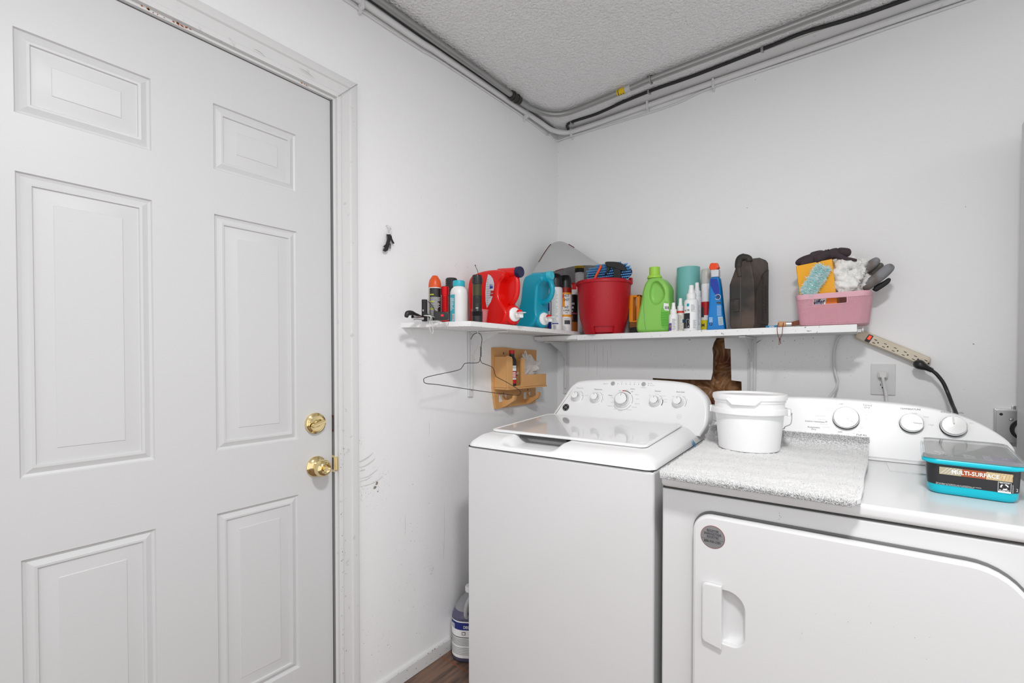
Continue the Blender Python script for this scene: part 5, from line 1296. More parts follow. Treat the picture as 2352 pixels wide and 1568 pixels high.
# --- translucent pet cone
CO = [((1222, 628), -.36), ((1240, 598), -.31), ((1258, 570), -.26), ((1270, 558), -.23), ((1286, 554), -.21), ((1302, 559), -.20), ((1322, 571), -.19), ((1350, 590), -.17), ((1384, 610), -.14)]
CB = [((1222, 632), -.36), ((1245, 629), -.35), ((1268, 624), -.34), ((1288, 618), -.33), ((1304, 614), -.31), ((1318, 611), -.28), ((1334, 609.5), -.25), ((1358, 609), -.20), ((1384, 612), -.14)]
tp1 = smoothpath([atY(p[0], p[1], d) for p, d in CO], 8); bt1 = smoothpath([atY(p[0], p[1], d) for p, d in CB], 8)
tp1 = [Vector((max(p.x, .004), p.y, p.z)) for p in tp1]; bt1 = [Vector((max(p.x, .004), p.y, p.z)) for p in bt1]
m = MB(); NJ = 12; n_ = len(tp1)
for off in (0, .0012):
    o_ = len(m.v)
    m.add([a.lerp(b, j / NJ) + Vector((0, -.012 * math.sin(math.pi * j / NJ) * math.sin(math.pi * i / (n_ - 1)) + off, 0)) for j in range(NJ + 1) for i, (a, b) in enumerate(zip(tp1, bt1))], [(j * n_ + i, j * n_ + i + 1, (j + 1) * n_ + i + 1, (j + 1) * n_ + i) for j in range(NJ) for i in range(n_ - 1)])
# the back half of the rolled sheet
bk1 = [Vector((max(.004, p.x - .03), -.010, p.z - .006)) for p in tp1]; bk2 = [Vector((max(.004, p.x - .02), -.012, p.z - .012)) for p in bt1]
m.add([a.lerp(b, j / 6) for j in range(7) for a, b in zip(bk1, bk2)], [(j * n_ + i, j * n_ + i + 1, (j + 1) * n_ + i + 1, (j + 1) * n_ + i) for j in range(6) for i in range(n_ - 1)])
m.add([a.lerp(b, j / 3) for j in range(4) for a, b in zip(tp1, bk1)], [(j * n_ + i, j * n_ + i + 1, (j + 1) * n_ + i + 1, (j + 1) * n_ + i) for j in range(3) for i in range(n_ - 1)])
cone = thing('pet_cone', 'curled grey translucent pet cone resting on the cans in the corner', 'cone', (.13, -.13, 1.66))
m.build('plastic_sheet', mat('milky_sheet', (.56, .56, .56), .35, alpha=.72), cone, 60)
m = MB()
M_BIND = mat('maroon_binding', s('5e1f1f'), .6)
for seg in ([p + Vector((0, -.001, .001)) for p in tp1[7:22]], [p + Vector((0, -.001, .001)) for p in tp1[42:48]], [p + Vector((0, -.001, -.001)) for p in bt1[19:28]]):
    m = MB(); m.tube(seg, .0022, 6); m.build('edge_binding', M_BIND, cone, 180)

# --- red bucket with brushes
bx_, br = atY(1387, 655, -.152).x, .1365
zb_ = zB(bx_)
rb = thing('red_bucket', 'round red plastic bucket holding brushes and a spray head on the long shelf', 'bucket', (bx_, -.152, zb_))
M_BUCK = mat('scuffed_red_plastic', s('b00a1e'), .42, vary=(60, .25, s('d46a70'), (.66, .74)))
m = MB(); N_ = 84; prof = [(.094, 0), (.099, .012), (.1055, .036), (.1175, .08), (.1255, .14), (.1295, .20), (.1315, .236), (.1325, .244), (br, .245), (br + .0015, .250), (br, .258), (.133, .262), (.129, .258), (.127, .236), (.10, .05), (.09, .008), (.001, .006)]
am = R(-67)
def ba(j): return am + 2 * math.pi * (j - N_ / 2 + .5) / N_
o_ = [[(bx_ + r0 * math.cos(ba(j)), -.152 + r0 * math.sin(ba(j)), zb_ + z0) for j in range(N_)] for r0, z0 in prof]
vs = [p for r0 in o_ for p in r0]; fs = []
mid = N_ // 2
for i in range(len(prof) - 1):
    for j in range(N_):
        if i < 2 and abs(j - mid) <= 6: continue
        a, b = i * N_ + j, i * N_ + (j + 1) % N_; fs.append((a, b, b + N_, a + N_))
m.add(vs, fs)
ri = [[(bx_ + (r0 - .026) * math.cos(ba(j)), -.152 + (r0 - .026) * math.sin(ba(j)), zb_ + z0) for j in range(mid - 6, mid + 8)] for r0, z0 in prof[:3]]
n_ = len(ri[0]); m.add([p for r0 in ri for p in r0], [(i * n_ + j, i * n_ + j + 1, (i + 1) * n_ + j + 1, (i + 1) * n_ + j) for i in range(2) for j in range(n_ - 1)])
to = [o_[2][j] for j in range(mid - 6, mid + 8)]; m.add(to + ri[2], [(j, j + 1, n_ + j + 1, n_ + j) for j in range(n_ - 1)])
for jj, rj_ in ((mid - 6, 0), (mid + 7, n_ - 1)): m.add([o_[0][jj], o_[1][jj], o_[2][jj], ri[2][rj_], ri[1][rj_], ri[0][rj_]], [(0, 1, 2, 3, 4, 5)])
m.build('tub', M_BUCK, rb, 45)
m = MB(); e = Vector((bx_ + br * math.cos(.15), -.152 + br * math.sin(.15), zb_ + .262)); m.box(e.x - .010, e.x + .006, e.y - .008, e.y + .008, e.z - .022, e.z + .010, 0, .003); m.build('handle_lug', M_BUCK, rb, 40)
# blue scrub brush
q0, q1 = atY(1348, 630, -.18), atY(1448, 632, -.18)
sb = thing('scrub_brush', 'oval blue scrub brush with tufted bristles standing in the red bucket', 'brush', (bx_, -.16, zb_ + .20))
cx_ = (q0.x + q1.x) / 2; rw = (q1.x - q0.x) / 2; zc = q0.z - .010
m = MB(); m.xf = faceY((cx_, -.17, zc)); m.prism([(rw * math.cos(t) * 1.0, .048 * math.sin(t)) for t in [2 * math.pi * i / 40 for i in range(40)]], -.016, 0, 0, .003)
m.build('brush_back', mat('dark_navy_plastic', s('10163c'), .4), sb, 45)
m = MB(); M_BR = mat('blue_bristles', s('5f9bd0'), .7)
for i in range(-12, 13):
    for j in range(-5, 6):
        x, z = i * .0078 + (j % 2) * .0039, j * .0098
        if (x / rw) ** 2 + (z / .046) ** 2 > 1.0: continue
        b = Vector((cx_ + x, -.171, zc + z)); d = Vector((x * .25, -.014, z * .25))
        m.tube([b, b + d], [.0030, .0036], 6)
m.build('bristles', M_BR, sb, 40)['kind'] = 'stuff'
oh = thing('orange_brush_handle', 'bright orange brush handle leaning in front of the blue brush', 'brush', (bx_ - .03, -.2, zb_ + .18))
a, b = atY(1361, 650, -.205), atY(1379, 614, -.195); m = MB(); m.tube(smoothpath([a + (a - b) * .8, a, b, b + Vector((.001, .001, .003))], 5), [.006] * 12 + [.0055, .005, .0042, .003], 12); m.build('handle', mat('bright_orange', s('f2521b'), .3), oh, 180)
m = MB(); c = a + (a - b) * .9; m.box(c.x - .03, c.x + .03, c.y - .012, c.y + .012, c.z - .03, c.z, 0, .004); m.build('brush_head', MATS['bright_orange'], oh, 40)
sp = thing('spray_bottle', 'black trigger spray head sticking out of the red bucket', 'spray bottle', (bx_ + .03, -.13, zb_ + .02))
def ty(px, py, y=-.185): q = atY(px, py, y); return (q.x, q.z)
m = MB(); m.xf = basis((0, -.185, 0), (1, 0, 0), (0, 0, 1), (0, -1, 0))
m.prism(smooth2([ty(*p) for p in ((1392, 608), (1392, 602), (1402, 601), (1420, 602), (1431, 606), (1438, 616), (1439, 622), (1428, 622), (1414, 617), (1402, 614), (1394, 612))], 2), -.011, .011, 0, .004)
m.prism([ty(*p) for p in ((1411, 616), (1427, 620), (1426, 645), (1412, 645))], -.010, .010, 0, .003)
m.prism(smooth2([ty(*p) for p in ((1396, 613), (1402, 614), (1399, 622), (1393, 629), (1390, 632), (1389, 631), (1394, 623))], 2), -.006, .006, 0, .001)
m.build('trigger_head', M_BLACK, sp, 40)
g = atY(1419, 648, -.185); m = MB(); m.lathe([(.020, zb_ + .12), (.026, zb_ + .13), (.026, zb_ + .19), (.016, g.z - .006), (.014, g.z - .004), (.016, g.z), (.016, g.z + .012)], 28, 0, c=(g.x - .012, -.175)); m.build('bottle_body', mat('cloudy_bottle', s('30302f'), .4), sp, 60)
# --- orange tool
ox = atY(1459, 700, -.10)
ot = thing('grout_brush', 'small orange plastic tool with black bristles between the red bucket and green jug', 'tool', (ox.x, -.10, zB(ox.x)))
m = MB(); z0 = zB(ox.x); zt = atY(1459, 678, -.10).z
m.box(ox.x - .024, ox.x - .004, -.12, -.08, z0 + .06, zt, 0, .004); m.box(ox.x - .020, ox.x + .030, -.118, -.082, zt - .012, zt, 0, .004); m.box(ox.x + .012, ox.x + .03, -.118, -.082, z0 + .06, zt, 0, .004); m.box(ox.x - .022, ox.x + .03, -.118, -.082, z0 + .03, z0 + .065, 0, .004)
m.build('grip', mat('amber_orange', s('e08a1c'), .4), ot, 40)
m = MB()
for i in range(6): m.box(ox.x - .024, ox.x + .03, -.121, -.079, z0 + .024 + i * .006, z0 + .027 + i * .006, 0)
m.box(ox.x - .022, ox.x + .03, -.118, -.082, z0, z0 + .024, 0, .002); m.build('bristle_block', M_BLACK, ot, 30)

# --- green jug
def gj(X_, Y_, y=-.165): q = atY(1440 + X_ / 6.533, 570 + Y_ / 6.533, y); return (q.x, q.z)
gz = zB(.6)
go = [gj(*p) for p in ((200, 1262), (140, 1240), (130, 1130), (165, 960), (200, 800), (225, 640), (260, 530), (320, 450), (420, 432), (510, 445), (580, 520), (622, 610), (622, 720), (640, 860), (650, 1000), (652, 1150), (640, 1245), (560, 1262), (400, 1262))]
go = [(x, max(z, gz)) for x, z in go]
gh = [gj(*p) for p in ((350, 590), (385, 520), (440, 500), (490, 530), (540, 610), (555, 690), (530, 760), (480, 820), (410, 835), (355, 790), (335, 700))]
gt = thing('green_jug', 'lime green fabric softener jug with a recessed handle on the long shelf', 'jug', ((go[0][0] + go[-3][0]) / 2, -.13, gz))
M_GRN = mat('lime_plastic', s('8ccb5e'), .32); M_GRN2 = mat('lime_label', s('6fc445'), .35)
m = MB(); m.xf = basis((0, -.165, 0), (1, 0, 0), (0, 0, 1), (0, -1, 0))
pocketed(m, smooth2(go, 4), smooth2(gh, 3), -.085, 0, .013, .022, hbev=.006, shrink=.6)
gb = m.build('jug_body', M_GRN, gt, 70)
m = MB(); X_ = basis((0, -.1656, 0), (1, 0, 0), (0, 0, 1), (0, -1, 0))
def gp(pts, k, lift=.0006): m.add([X_ @ Vector((*gj(*p), lift)) for p in pts], [tuple(range(len(pts)))], k)
gp(((570, 800), (610, 800), (625, 900), (632, 1050), (630, 1200), (600, 1225), (530, 1190), (505, 1050), (512, 920)), 0)
gp(((555, 820), (628, 830), (634, 940), (565, 930), (550, 890)), 1, .0010)
for i in range(3): gp(((572 + i * 22, 870), (584 + i * 22, 872), (586 + i * 22, 915), (574 + i * 22, 913)), 2, .0014)
for i in range(9): gp(((515, 960 + i * 24), (618, 966 + i * 24), (618, 973 + i * 24), (515, 967 + i * 24)), 3, .0010)
for a, b, c, d in ((256, 705, 250, 900), (250, 900, 262, 1080), (262, 1080, 280, 1225)): gp(((a, b), (a + 5, b), (c + 5, d), (c, d)), 4)
m.into(gb, [M_GRN2, M_WHITEINK, M_INK, mat('green_print', s('3a9a30'), .5), mat('grey_green_line', s('6f9a78'), .5)])
c0, c1 = atY(1440 + 410 / 6.533, 570 + 285 / 6.533, -.13), atY(1440 + 412 / 6.533, 570 + 440 / 6.533, -.13)
m = MB(); m.lathe([(.033, c1.z - .004), (.034, c1.z + .002), (.030, c1.z + .009), (.0245, c1.z + .010), (.0245, c0.z - .001), (.022, c0.z)], 36, 0, c=(c1.x, -.128)); m.build('cap', mat('lime_cap', s('a3d64a'), .35), gt, 40)

# --- teal tube container
x, r_, h = cylB(1581, -.056, 615, 50)
m = MB(); z0 = zB(x); m.lathe([(r_, z0), (r_, z0 + h), (r_ - .0015, z0 + h), (r_ - .003, z0 + h - .012), (.001, z0 + h - .012)], 48, 0, c=(x, -.056))
stroke(m, basis((x, -.056 - r_ - .0004, z0), (1, 0, 0), (0, 0, 1), (0, -1, 0)), [(-.003, h * .58), (0, h * .565), (.003, h * .58)], .0012, 1)
tag(m.build('canister', [mat('sea_green_card', s('6fb3b0'), .5), M_GREYINK], None, 40), 'plain sea green canister standing behind the small spray bottles', 'canister')

# --- tall spray can with clear cap, leaning behind the blue bottle
x, r_, h = cylB(1622, -.075, 617, 19); z0 = zB(x)
def paint4(m, W_, z0, hb):
    m.wpatch(W_, -.9, 1.2, z0 + hb * .34, z0 + hb * .62, 1, .0006); m.wpatch(W_, -.9, 1.2, z0 + .01, z0 + hb * .24, 2, .0006); m.wpatch(W_, -.8, -.1, z0 + hb * .30, z0 + hb * .50, 3, .0009)
    m.text('K', .03, None, 3, bold=True, wrap=(W_[0], W_[1], W_[2], -.45, z0 + hb * .50), lift=.0012); m.text('M', .02, None, 3, bold=True, wrap=(W_[0], W_[1], W_[2], -.3, z0 + hb * .13), lift=.0012)
can(x, -.075, r_ * 1.15, h, z0, 'white red and yellow spray can with a cloudy cap behind the blue bottle', mat('cloudy_cap', s('c4c4bf'), .3), [M_PLASTICW, mat('red_band', s('c01c22'), .4), mat('yellow_band', s('e6d21e'), .4), M_INK], paint4, .24, [(.95, 0), (1.0, .02), (1.0, .55), (.9, .85), (.7, .98), (.5, 1.0)])

# --- small pump spray bottles
def pump(px, y, top, wpx, hb_f, label, paint, mats, neck=.5, shoulder=.04):
    x, r_, h = cylB(px, y, top, wpx); z0 = zB(x)
    t = thing('pump_spray_bottle', label, 'bottle', (x, y, z0), 0, 'small white pump spray bottles')
    hb = h * hb_f; m = MB()
    m.lathe([(r_ * .94, z0), (r_, z0 + .003), (r_, z0 + hb - .014), (r_ * .93, z0 + hb - .006), (r_ * neck * 1.1, z0 + hb), (r_ * neck, z0 + hb + .002)], 32, 0, c=(x, y)); paint(m, (r_, x, y), z0, hb)
    m.build('bottle_body', mats, t, 45)
    m = MB(); rest = h - hb
    m.lathe([(r_ * neck * 1.15, z0 + hb), (r_ * neck * 1.15, z0 + hb + rest * .38), (r_ * neck * .8, z0 + hb + rest * .42), (r_ * neck * .72, z0 + hb + rest * .62), (r_ * neck * .62, z0 + hb + rest * .70), (r_ * neck * .60, z0 + hb + rest * .97), (r_ * neck * .5, z0 + h)], 24, 0, c=(x, y))
    m.build('pump', M_PLASTICW, t, 40)
def pA(m, W_, z0, hb):
    m.wpatch(W_, -1.15, .10, z0 + .012, z0 + hb * .55, 1, .0006); m.wpatch(W_, -.35, 0, z0 + hb - .034, z0 + hb - .022, 2, .0006); fineprint(m, W_, .25, .9, z0 + hb * .60, z0 + hb * .82, 8, 3, .4); fineprint(m, W_, .55, 1.0, z0 + .012, z0 + hb * .35, 8, 3, .4)
    m.text('ol 1%', .011, None, 4, bold=True, wrap=(W_[0], W_[1], W_[2], -.35, z0 + hb * .64), lift=.001)
    # white line drawing of a seated dog on the dark panel
    D_ = [(-.006, .034), (-.001, .038), (.005, .036), (.009, .033), (.010, .030), (.006, .029), (.006, .024), (.010, .014), (.012, .003), (.006, .002), (.005, .010), (.001, .003), (-.006, .002), (-.007, .012), (-.004, .022), (-.007, .028), (-.006, .034)]
    Pq = smoothpath([(a, b, 0) for a, b in D_], 3); vs = []
    for i, p in enumerate(Pq):
        t = (Pq[min(i + 1, len(Pq) - 1)] - Pq[max(i - 1, 0)]).normalized()
        for sg in (-.0004, .0004):
            u_, v_ = p.x - t.y * sg, p.y + t.x * sg; a_ = -.22 + u_ / W_[0]; vs.append((W_[1] + (W_[0] + .001) * math.sin(a_), W_[2] - (W_[0] + .001) * math.cos(a_), z0 + .014 + v_))
    m.add(vs, [(2 * i, 2 * i + 1, 2 * i + 3, 2 * i + 2) for i in range(len(Pq) - 1)], 5)
pump(1588, -.165, 655, 31, .70, 'largest white pump spray bottle with a black dog panel on its label', pA, [M_PLASTICW, mat('slate_print', s('20242c'), .5), mat('cyan_print', s('1f9ab8'), .5), M_GREYINK, M_INK, M_WHITEINK], .58)
pump(1601, -.105, 649, 19, .72, 'slim white pump spray bottle behind the one with the dog panel', lambda m, W_, z0, hb: fineprint(m, W_, .3, 1.0, z0 + .03, z0 + hb * .75, 14, 1, .4), [M_PLASTICW, M_GREYINK], .75)
def pC(m, W_, z0, hb):
    m.wpatch(W_, -1.0, -.05, z0 + .004, z0 + hb * .46, 1, .0006); m.wpatch(W_, -.6, -.2, z0 + hb * .22, z0 + hb * .36, 2, .0009); fineprint(m, W_, .05, .95, z0 + .006, z0 + hb * .72, 14, 3, .45)
pump(1547, -.190, 695, 20, .62, 'shortest white pump bottle with a purple label corner', pC, [M_PLASTICW, mat('purple_print', s('6a4a9a'), .5), mat('tan_print', s('b08a5a'), .5), M_GREYINK], .62)
def pD(m, W_, z0, hb):
    m.wpatch(W_, -1.1, 1.3, z0 + hb * .90, z0 + hb * .985, 1, .0006); fineprint(m, W_, -.3, .8, z0 + .01, z0 + hb * .82, 14, 3, .4); m.wpatch(W_, .75, 1.25, z0 + hb * .42, z0 + hb * .58, 2, .0009)
pump(1563, -.155, 685, 20, .62, 'small cream pump bottle with a red band under its collar', pD, [mat('cream_plastic', s('dcd8cc'), .4), mat('red_ring', s('c8281e'), .4), mat('blue_round_print', s('1e5f8f'), .5), M_GREYINK], .62)

# --- blue bottle with orange trigger
def bb(px, py, y=-.165): q = atY(px, py, y); return (q.x, q.z)
zb0 = zB(.9)
bo = [bb(*p) for p in ((1622, 754), (1624, 735), (1627, 700), (1628, 645), (1630, 638), (1634, 636), (1648, 635), (1652, 638), (1655, 660), (1660, 715), (1665, 752))]
bo[0] = (bo[0][0], zb0); bo[-1] = (bo[-1][0], zb0)
st = thing('trigger_spray_bottle', 'blue spray bottle with a clear neck and an orange red nozzle', 'bottle', ((bo[0][0] + bo[-1][0]) / 2, -.145, zb0))
m = MB(); m.xf = basis((0, -.165, 0), (1, 0, 0), (0, 0, 1), (0, -1, 0)); m.prism(bo, -.042, 0, 0, .010)
m.xf = None; X_ = basis((0, -.1655, 0), (1, 0, 0), (0, 0, 1), (0, -1, 0))
def bp(pts, k, lift=.0006): m.add([X_ @ Vector((*bb(*p), lift)) for p in pts], [tuple(range(len(pts)))], k)
bp(((1632, 640), (1648, 640), (1652, 660), (1654, 690), (1640, 672), (1632, 655)), 1)
c = bb(1649, 682); arc(m, X_ @ Matrix.Translation((c[0], c[1], 0)), .011, -60, 240, .0025, 2, .0012); arc(m, X_ @ Matrix.Translation((c[0], c[1], 0)), .006, 0, 360, .003, 3, .0012)
bp(((1646, 693), (1656, 693), (1657, 697), (1646, 697)), 3, .001)
for i in range(8): bp(((1647, 702 + i * 3), (1657, 702 + i * 3), (1657, 703 + i * 3), (1647, 703 + i * 3)), 4, .001)
bp(((1649, 727), (1660, 727), (1662, 746), (1651, 747)), 5, .001)
for i in range(5): bp(((1652, 730 + i * 3.2), (1660, 730 + i * 3.2), (1660, 731.4 + i * 3.2), (1652, 731.6 + i * 3.2)), 6, .0014)
for i in range(4): bp(((1629, 729 + i * 3), (1637, 729 + i * 3), (1637, 730.6 + i * 3), (1629, 730.6 + i * 3)), 4, .001)
bp(((1630, 741), (1636, 741), (1636, 747), (1630, 747)), 7, .001); c = bb(1633, 744); m.text('f', .009, X_ @ Matrix.Translation((c[0], c[1], 0)), 4, bold=True, lift=.0014)
m.build('bottle_body', [mat('azure_plastic', s('0a7cc8'), .25), mat('ultramarine_label', s('1538a0'), .3), M_LTINK, M_INK, mat('pale_blue_print', s('bfe0f5'), .5), mat('pale_panel', s('a9c4dc'), .5), M_GREYINK, mat('navy_square', s('0c2f6a'), .5)], st, 45)
m = MB(); a, b = bb(1631, 636), bb(1651, 622); cxx = (bb(1641, 630)[0]); m.xf = faceY((0, -.160, 0)); m.prism([bb(*p) for p in ((1632, 636), (1650, 635), (1650, 618), (1632, 617))], -.030, 0, 0, .005); m.build('collar', mat('frosted_collar', s('d8dde2'), .25, alpha=.9), st, 40)
m = MB(); m.xf = faceY((0, -.160, 0)); m.prism([bb(*p) for p in ((1627, 614), (1630, 605), (1633, 603), (1646, 603), (1650, 613), (1647, 617), (1638, 620), (1630, 619))], -.030, .002, 0, .005); m.build('nozzle', mat('orange_red_nozzle', s('ef4a1a'), .35), st, 40)

# --- black hard case standing on end
def cc(X_, Y_, y=-.20): q = atY(1660 + X_ / 8.71, 580 + Y_ / 8.71, y); return (q.x, q.z)
zc0 = zB(1.02)
ca = thing('tool_case', 'dirty black hard plastic tool case standing upright on the long shelf', 'case', (1.0, -.14, zc0))
M_CASE = mat('dusty_black_plastic', s('2a2725'), .6, vary=(9, .75, s('5b4a3f'), (.42, .62)), bump=(120, .1))
fr = [cc(*p) for p in ((178, 1500), (140, 1440), (136, 650), (152, 600), (250, 330), (300, 200), (340, 170), (540, 130), (600, 300), (640, 560), (650, 700), (650, 1420), (620, 1500))]
fb = [cc(*p, -.06) for p in ((200, 1470), (180, 1420), (180, 650), (195, 600), (290, 330), (340, 190), (380, 140), (735, 102), (860, 150), (905, 205), (914, 300), (918, 1400), (885, 1478))]
for l_ in (fr, fb):
    l_[0] = (l_[0][0], zc0); l_[-1] = (l_[-1][0], zc0)
m = MB()
def sec(t, y, d=0):
    l_ = [(a[0] + (b[0] - a[0]) * t, a[1] + (b[1] - a[1]) * t) for a, b in zip(fr, fb)]
    return [(x, y, max(z, zc0)) for x, z in (offset2(l_, d) if d else l_)]
m.rings([sec(0, -.204, .010), sec(0, -.202, .003), sec(.02, -.196, 0), sec(1, -.06, 0), sec(1, -.050, .004)])
shell = m.build('case_shell', M_CASE, ca, 35)
A_ = Vector((fr[11][0], -.196, 0)); B_ = Vector((fb[11][0], -.06, 0)); uu = (B_ - A_).normalized(); nn_ = Vector((uu.y, -uu.x, 0))
if nn_.x < 0: nn_ = -nn_
SX = basis(A_, uu, (0, 0, 1), nn_); Ls = (B_ - A_).length
zt_ = fr[10][1]; zt2 = fb[10][1]
m = MB(); m.xf = SX; m.prism([(.010, zc0 + .022), (Ls - .008, zc0 + .020), (Ls - .008, zt2 - .010), (Ls * .55, zt2 - .035), (.012, zt_ - .012)], -.002, .0018, 0, .0012); m.xf = None
SL = Matrix(((1, .3, 0, 0), (0, 1, 0, 0), (0, 0, 1, 0), (0, 0, 0, 1)))
m.text('HEAVY DUTY CASE', .026, SX @ Matrix.Translation((Ls * .50, zc0 + .125, 0)) @ Matrix.Rotation(R(90), 4, 'Z') @ SL, 1, bold=True, sx=.80, lift=.0022)
m.text('DRILL & DRIVER', .020, SX @ Matrix.Translation((Ls * .72, zc0 + .125, 0)) @ Matrix.Rotation(R(90), 4, 'Z') @ SL, 1, bold=True, sx=.80, lift=.0022)
m.patch(SX, Ls * .84, Ls * .90, zc0 + .10, zc0 + .20, 2, .0022)
m.build('side_panel', [mat('brown_black_panel', s('3a322d'), .6), M_MATTEBLK, mat('maroon_strip', s('46262a'), .6)], ca, 40)
m = MB(); f1 = faceY((0, -.2042, 0)); m.xf = f1
m.prism([cc(*p) for p in ((352, 500), (372, 500), (375, 1480), (352, 1480))], -.003, .0016, 0, .0008)
m.xf = None; m.into(shell, [mat('seam_grey', s('4c4744'), .6)])
m = MB(); m.xf = f1; m.prism([cc(*p) for p in ((218, 945), (335, 935), (335, 1180), (222, 1190))], -.004, .0035, 0, .002); m.prism([cc(*p) for p in ((145, 920), (345, 905), (345, 925), (145, 940))], -.003, .002, 0, .0008); m.build('latch', M_CASE, ca, 40)
m = MB(); m.tube(smoothpath([(*(lambda q: (q[0], -.196, q[1]))(cc(*p)),) for p in ((345, 480), (325, 360), (318, 230), (345, 120), (430, 88), (510, 115), (530, 175))], 5), [.0125] * 8 + [.0155] * 12 + [.013] * 11, 12)
m.build('handle', M_CASE, ca, 180)

# --- blue matchbox and wooden spool tool
x = atY(1776, 745, -.19); zc_ = zB(x.x)
mbx = MB(); mbx.xf = Matrix.Translation((x.x, -.185, zc_)) @ Matrix.Rotation(R(-8), 4, 'Z'); mbx.box(-.022, .022, -.02, .02, 0, .009, 0, .001); mbx.text('UNO', .008, basis((0, -.0203, .0045), (1, 0, 0), (0, 0, 1), (0, -1, 0)), 1, bold=True)
tag(mbx.build('small_box', [mat('bright_blue_card', s('1f7fb0'), .5), M_WHITEINK], None, 30), 'flat small blue box at the foot of the black case', 'box')
wx = atY(1794, 740, -.21); wz = zB(wx.x)
wt = thing('wood_handled_tool', 'wooden handled tool with leather strap and hanging cord left of the pink basket', 'tool', (wx.x + .03, -.19, wz))
m = MB(); a, b = Vector((wx.x - .010, -.215, wz + .0115)), Vector((wx.x + .016, -.212, wz + .0115)); m.tube([a, a + Vector((.002, 0, 0)), b], [.009, .0105, .0105], 18); m.build('wood_handle', mat('tan_wood', s('c49468'), .5), wt, 40)
m = MB(); m.tube([b, b + Vector((.018, .004, 0))], .0098, 18); m.build('metal_collar', M_STEEL, wt, 40)
m = MB(); m.rings([[(b.x + .018, b.y + .004 + yy, b.z + zz) for yy, zz in ((-.002, -.008), (.012, -.008), (.012, .008), (-.002, .008))], [(b.x + .040, b.y + .02 + yy, b.z + zz + .004) for yy, zz in ((-.002, -.008), (.012, -.008), (.012, .010), (-.002, .010))], [(b.x + .062, b.y + .05 + yy, b.z + zz + .014) for yy, zz in ((-.002, -.010), (.012, -.010), (.012, .010), (-.002, .010))]])
m.build('leather_strap', mat('brown_leather', s('7a4a34'), .6), wt, 40)
m = MB(); k0 = atY(1791, 779, -.245); c = a.lerp(b, .4)
m.tube(smoothpath([c + Vector((-.006, -.010, .004)), (c.x - .008, -.247, wz - .002), (c.x - .006, -.247, wz - .03), (k0.x, -.247, k0.z), (k0.x + .004, -.247, k0.z - .018)], 5), .0012, 6); m.tube(smoothpath([c + Vector((.010, -.010, .004)), (c.x + .010, -.247, wz - .002), (c.x + .008, -.247, wz - .03), (k0.x, -.2475, k0.z), (k0.x - .002, -.247, k0.z - .022)], 5), .0012, 6); m.tube([(k0.x, -.247, k0.z - .003), (k0.x, -.247, k0.z + .003)], .003, 8)
m.build('cord', mat('brown_cord', s('6e3c2e'), .7), wt, 180)

# --- pink basket
M_PINK = mat('pink_plastic', s('dba8b4'), .5)
ba_, bb_ = atY(1835, 742, -.225), atY(1972, 745, -.225)
bxc, byc, bz = 1.313, -.135, zB(1.31) + .0005
bw0, bd0, bw1, bd1, bh = .205, .150, .228, .170, .118
bs = thing('pink_basket', 'small pink woven plastic basket overhanging the right end of the long shelf', 'basket', (bxc, byc, bz), R(-3))
BSM = Matrix.Translation((bxc, byc, bz)) @ Matrix.Rotation(R(-3), 4, 'Z')
def bring(t, e=0, n=8): return [(x, y, bh * t) for x, y in rrect(bw0 + (bw1 - bw0) * t + 2 * e, bd0 + (bd1 - bd0) * t + 2 * e, .030, 0, 0, n)]
m = MB(); m.xf = BSM
m.rings([bring(0.0, -.006), bring(.04, 0), bring(.06, 0)], 0, cap1=False)
# woven wall: crossing strands with open gaps between
def pt(per, t, e):
    r0 = rrect(bw0 + (bw1 - bw0) * t + 2 * e, bd0 + (bd1 - bd0) * t + 2 * e, .030, 0, 0, 8)
    return r0
def perim(t, e, M_=190):
    r0 = [Vector((x, y, 0)) for x, y in rrect(bw0 + (bw1 - bw0) * t + 2 * e, bd0 + (bd1 - bd0) * t + 2 * e, .030, 0, 0, 8)]
    Ls = [0]; n = len(r0)
    for i in range(n): Ls.append(Ls[-1] + (r0[(i + 1) % n] - r0[i]).length)
    out = []; j = 0
    for q in range(M_):
        s_ = Ls[-1] * q / M_
        while Ls[j + 1] < s_: j += 1
        f_ = (s_ - Ls[j]) / max(1e-9, Ls[j + 1] - Ls[j]); p = r0[j].lerp(r0[(j + 1) % n], f_); out.append((p.x, p.y))
    return out
MP = 190; rows_ = 22; TT = [.06 + .78 * i / rows_ for i in range(rows_ + 1)]
PER = [perim(t, 0, MP) for t in TT]
def open_hole(q, t):      # the long slot of the grip on the front
    x, y = PER[10][q % MP]; return y < -.05 and -.052 < x < .046 and t > .66
for q in range(MP):
    if True:
        path = [(PER[i][q][0], PER[i][q][1], bh * TT[i]) for i in range(rows_ + 1) if not open_hole(q, TT[i])]
        m.tube(path, .00135, 4)
for i in range(1, rows_):
    seg = []; ring = PER[i]
    for q in range(MP + 1):
        if open_hole(q, TT[i]):
            if len(seg) > 2: m.tube(seg, .00135, 4)
            seg = []
        else: seg.append((ring[q % MP][0], ring[q % MP][1], bh * TT[i]))
    if len(seg) > 2: m.tube(seg, .00135, 4)
m.rings([bring(.84, -.0015), bring(.84, .0012), bring(.97, .002), bring(1.0, .0015), bring(1.0, -.002), bring(.84, -.0022)], 0, cap0=False, cap1=False)
# solid frame round the grip slot
fp = lambda x, t: (x, -(bd0 + (bd1 - bd0) * t) / 2 - .0008, bh * t)
m.tube(smoothpath([fp(-.054, .86), fp(-.054, .70), fp(-.050, .655), fp(.040, .655), fp(.048, .70), fp(.048, .86)], 4), .0018, 6)
m.build('woven_body', M_PINK, bs, 40)
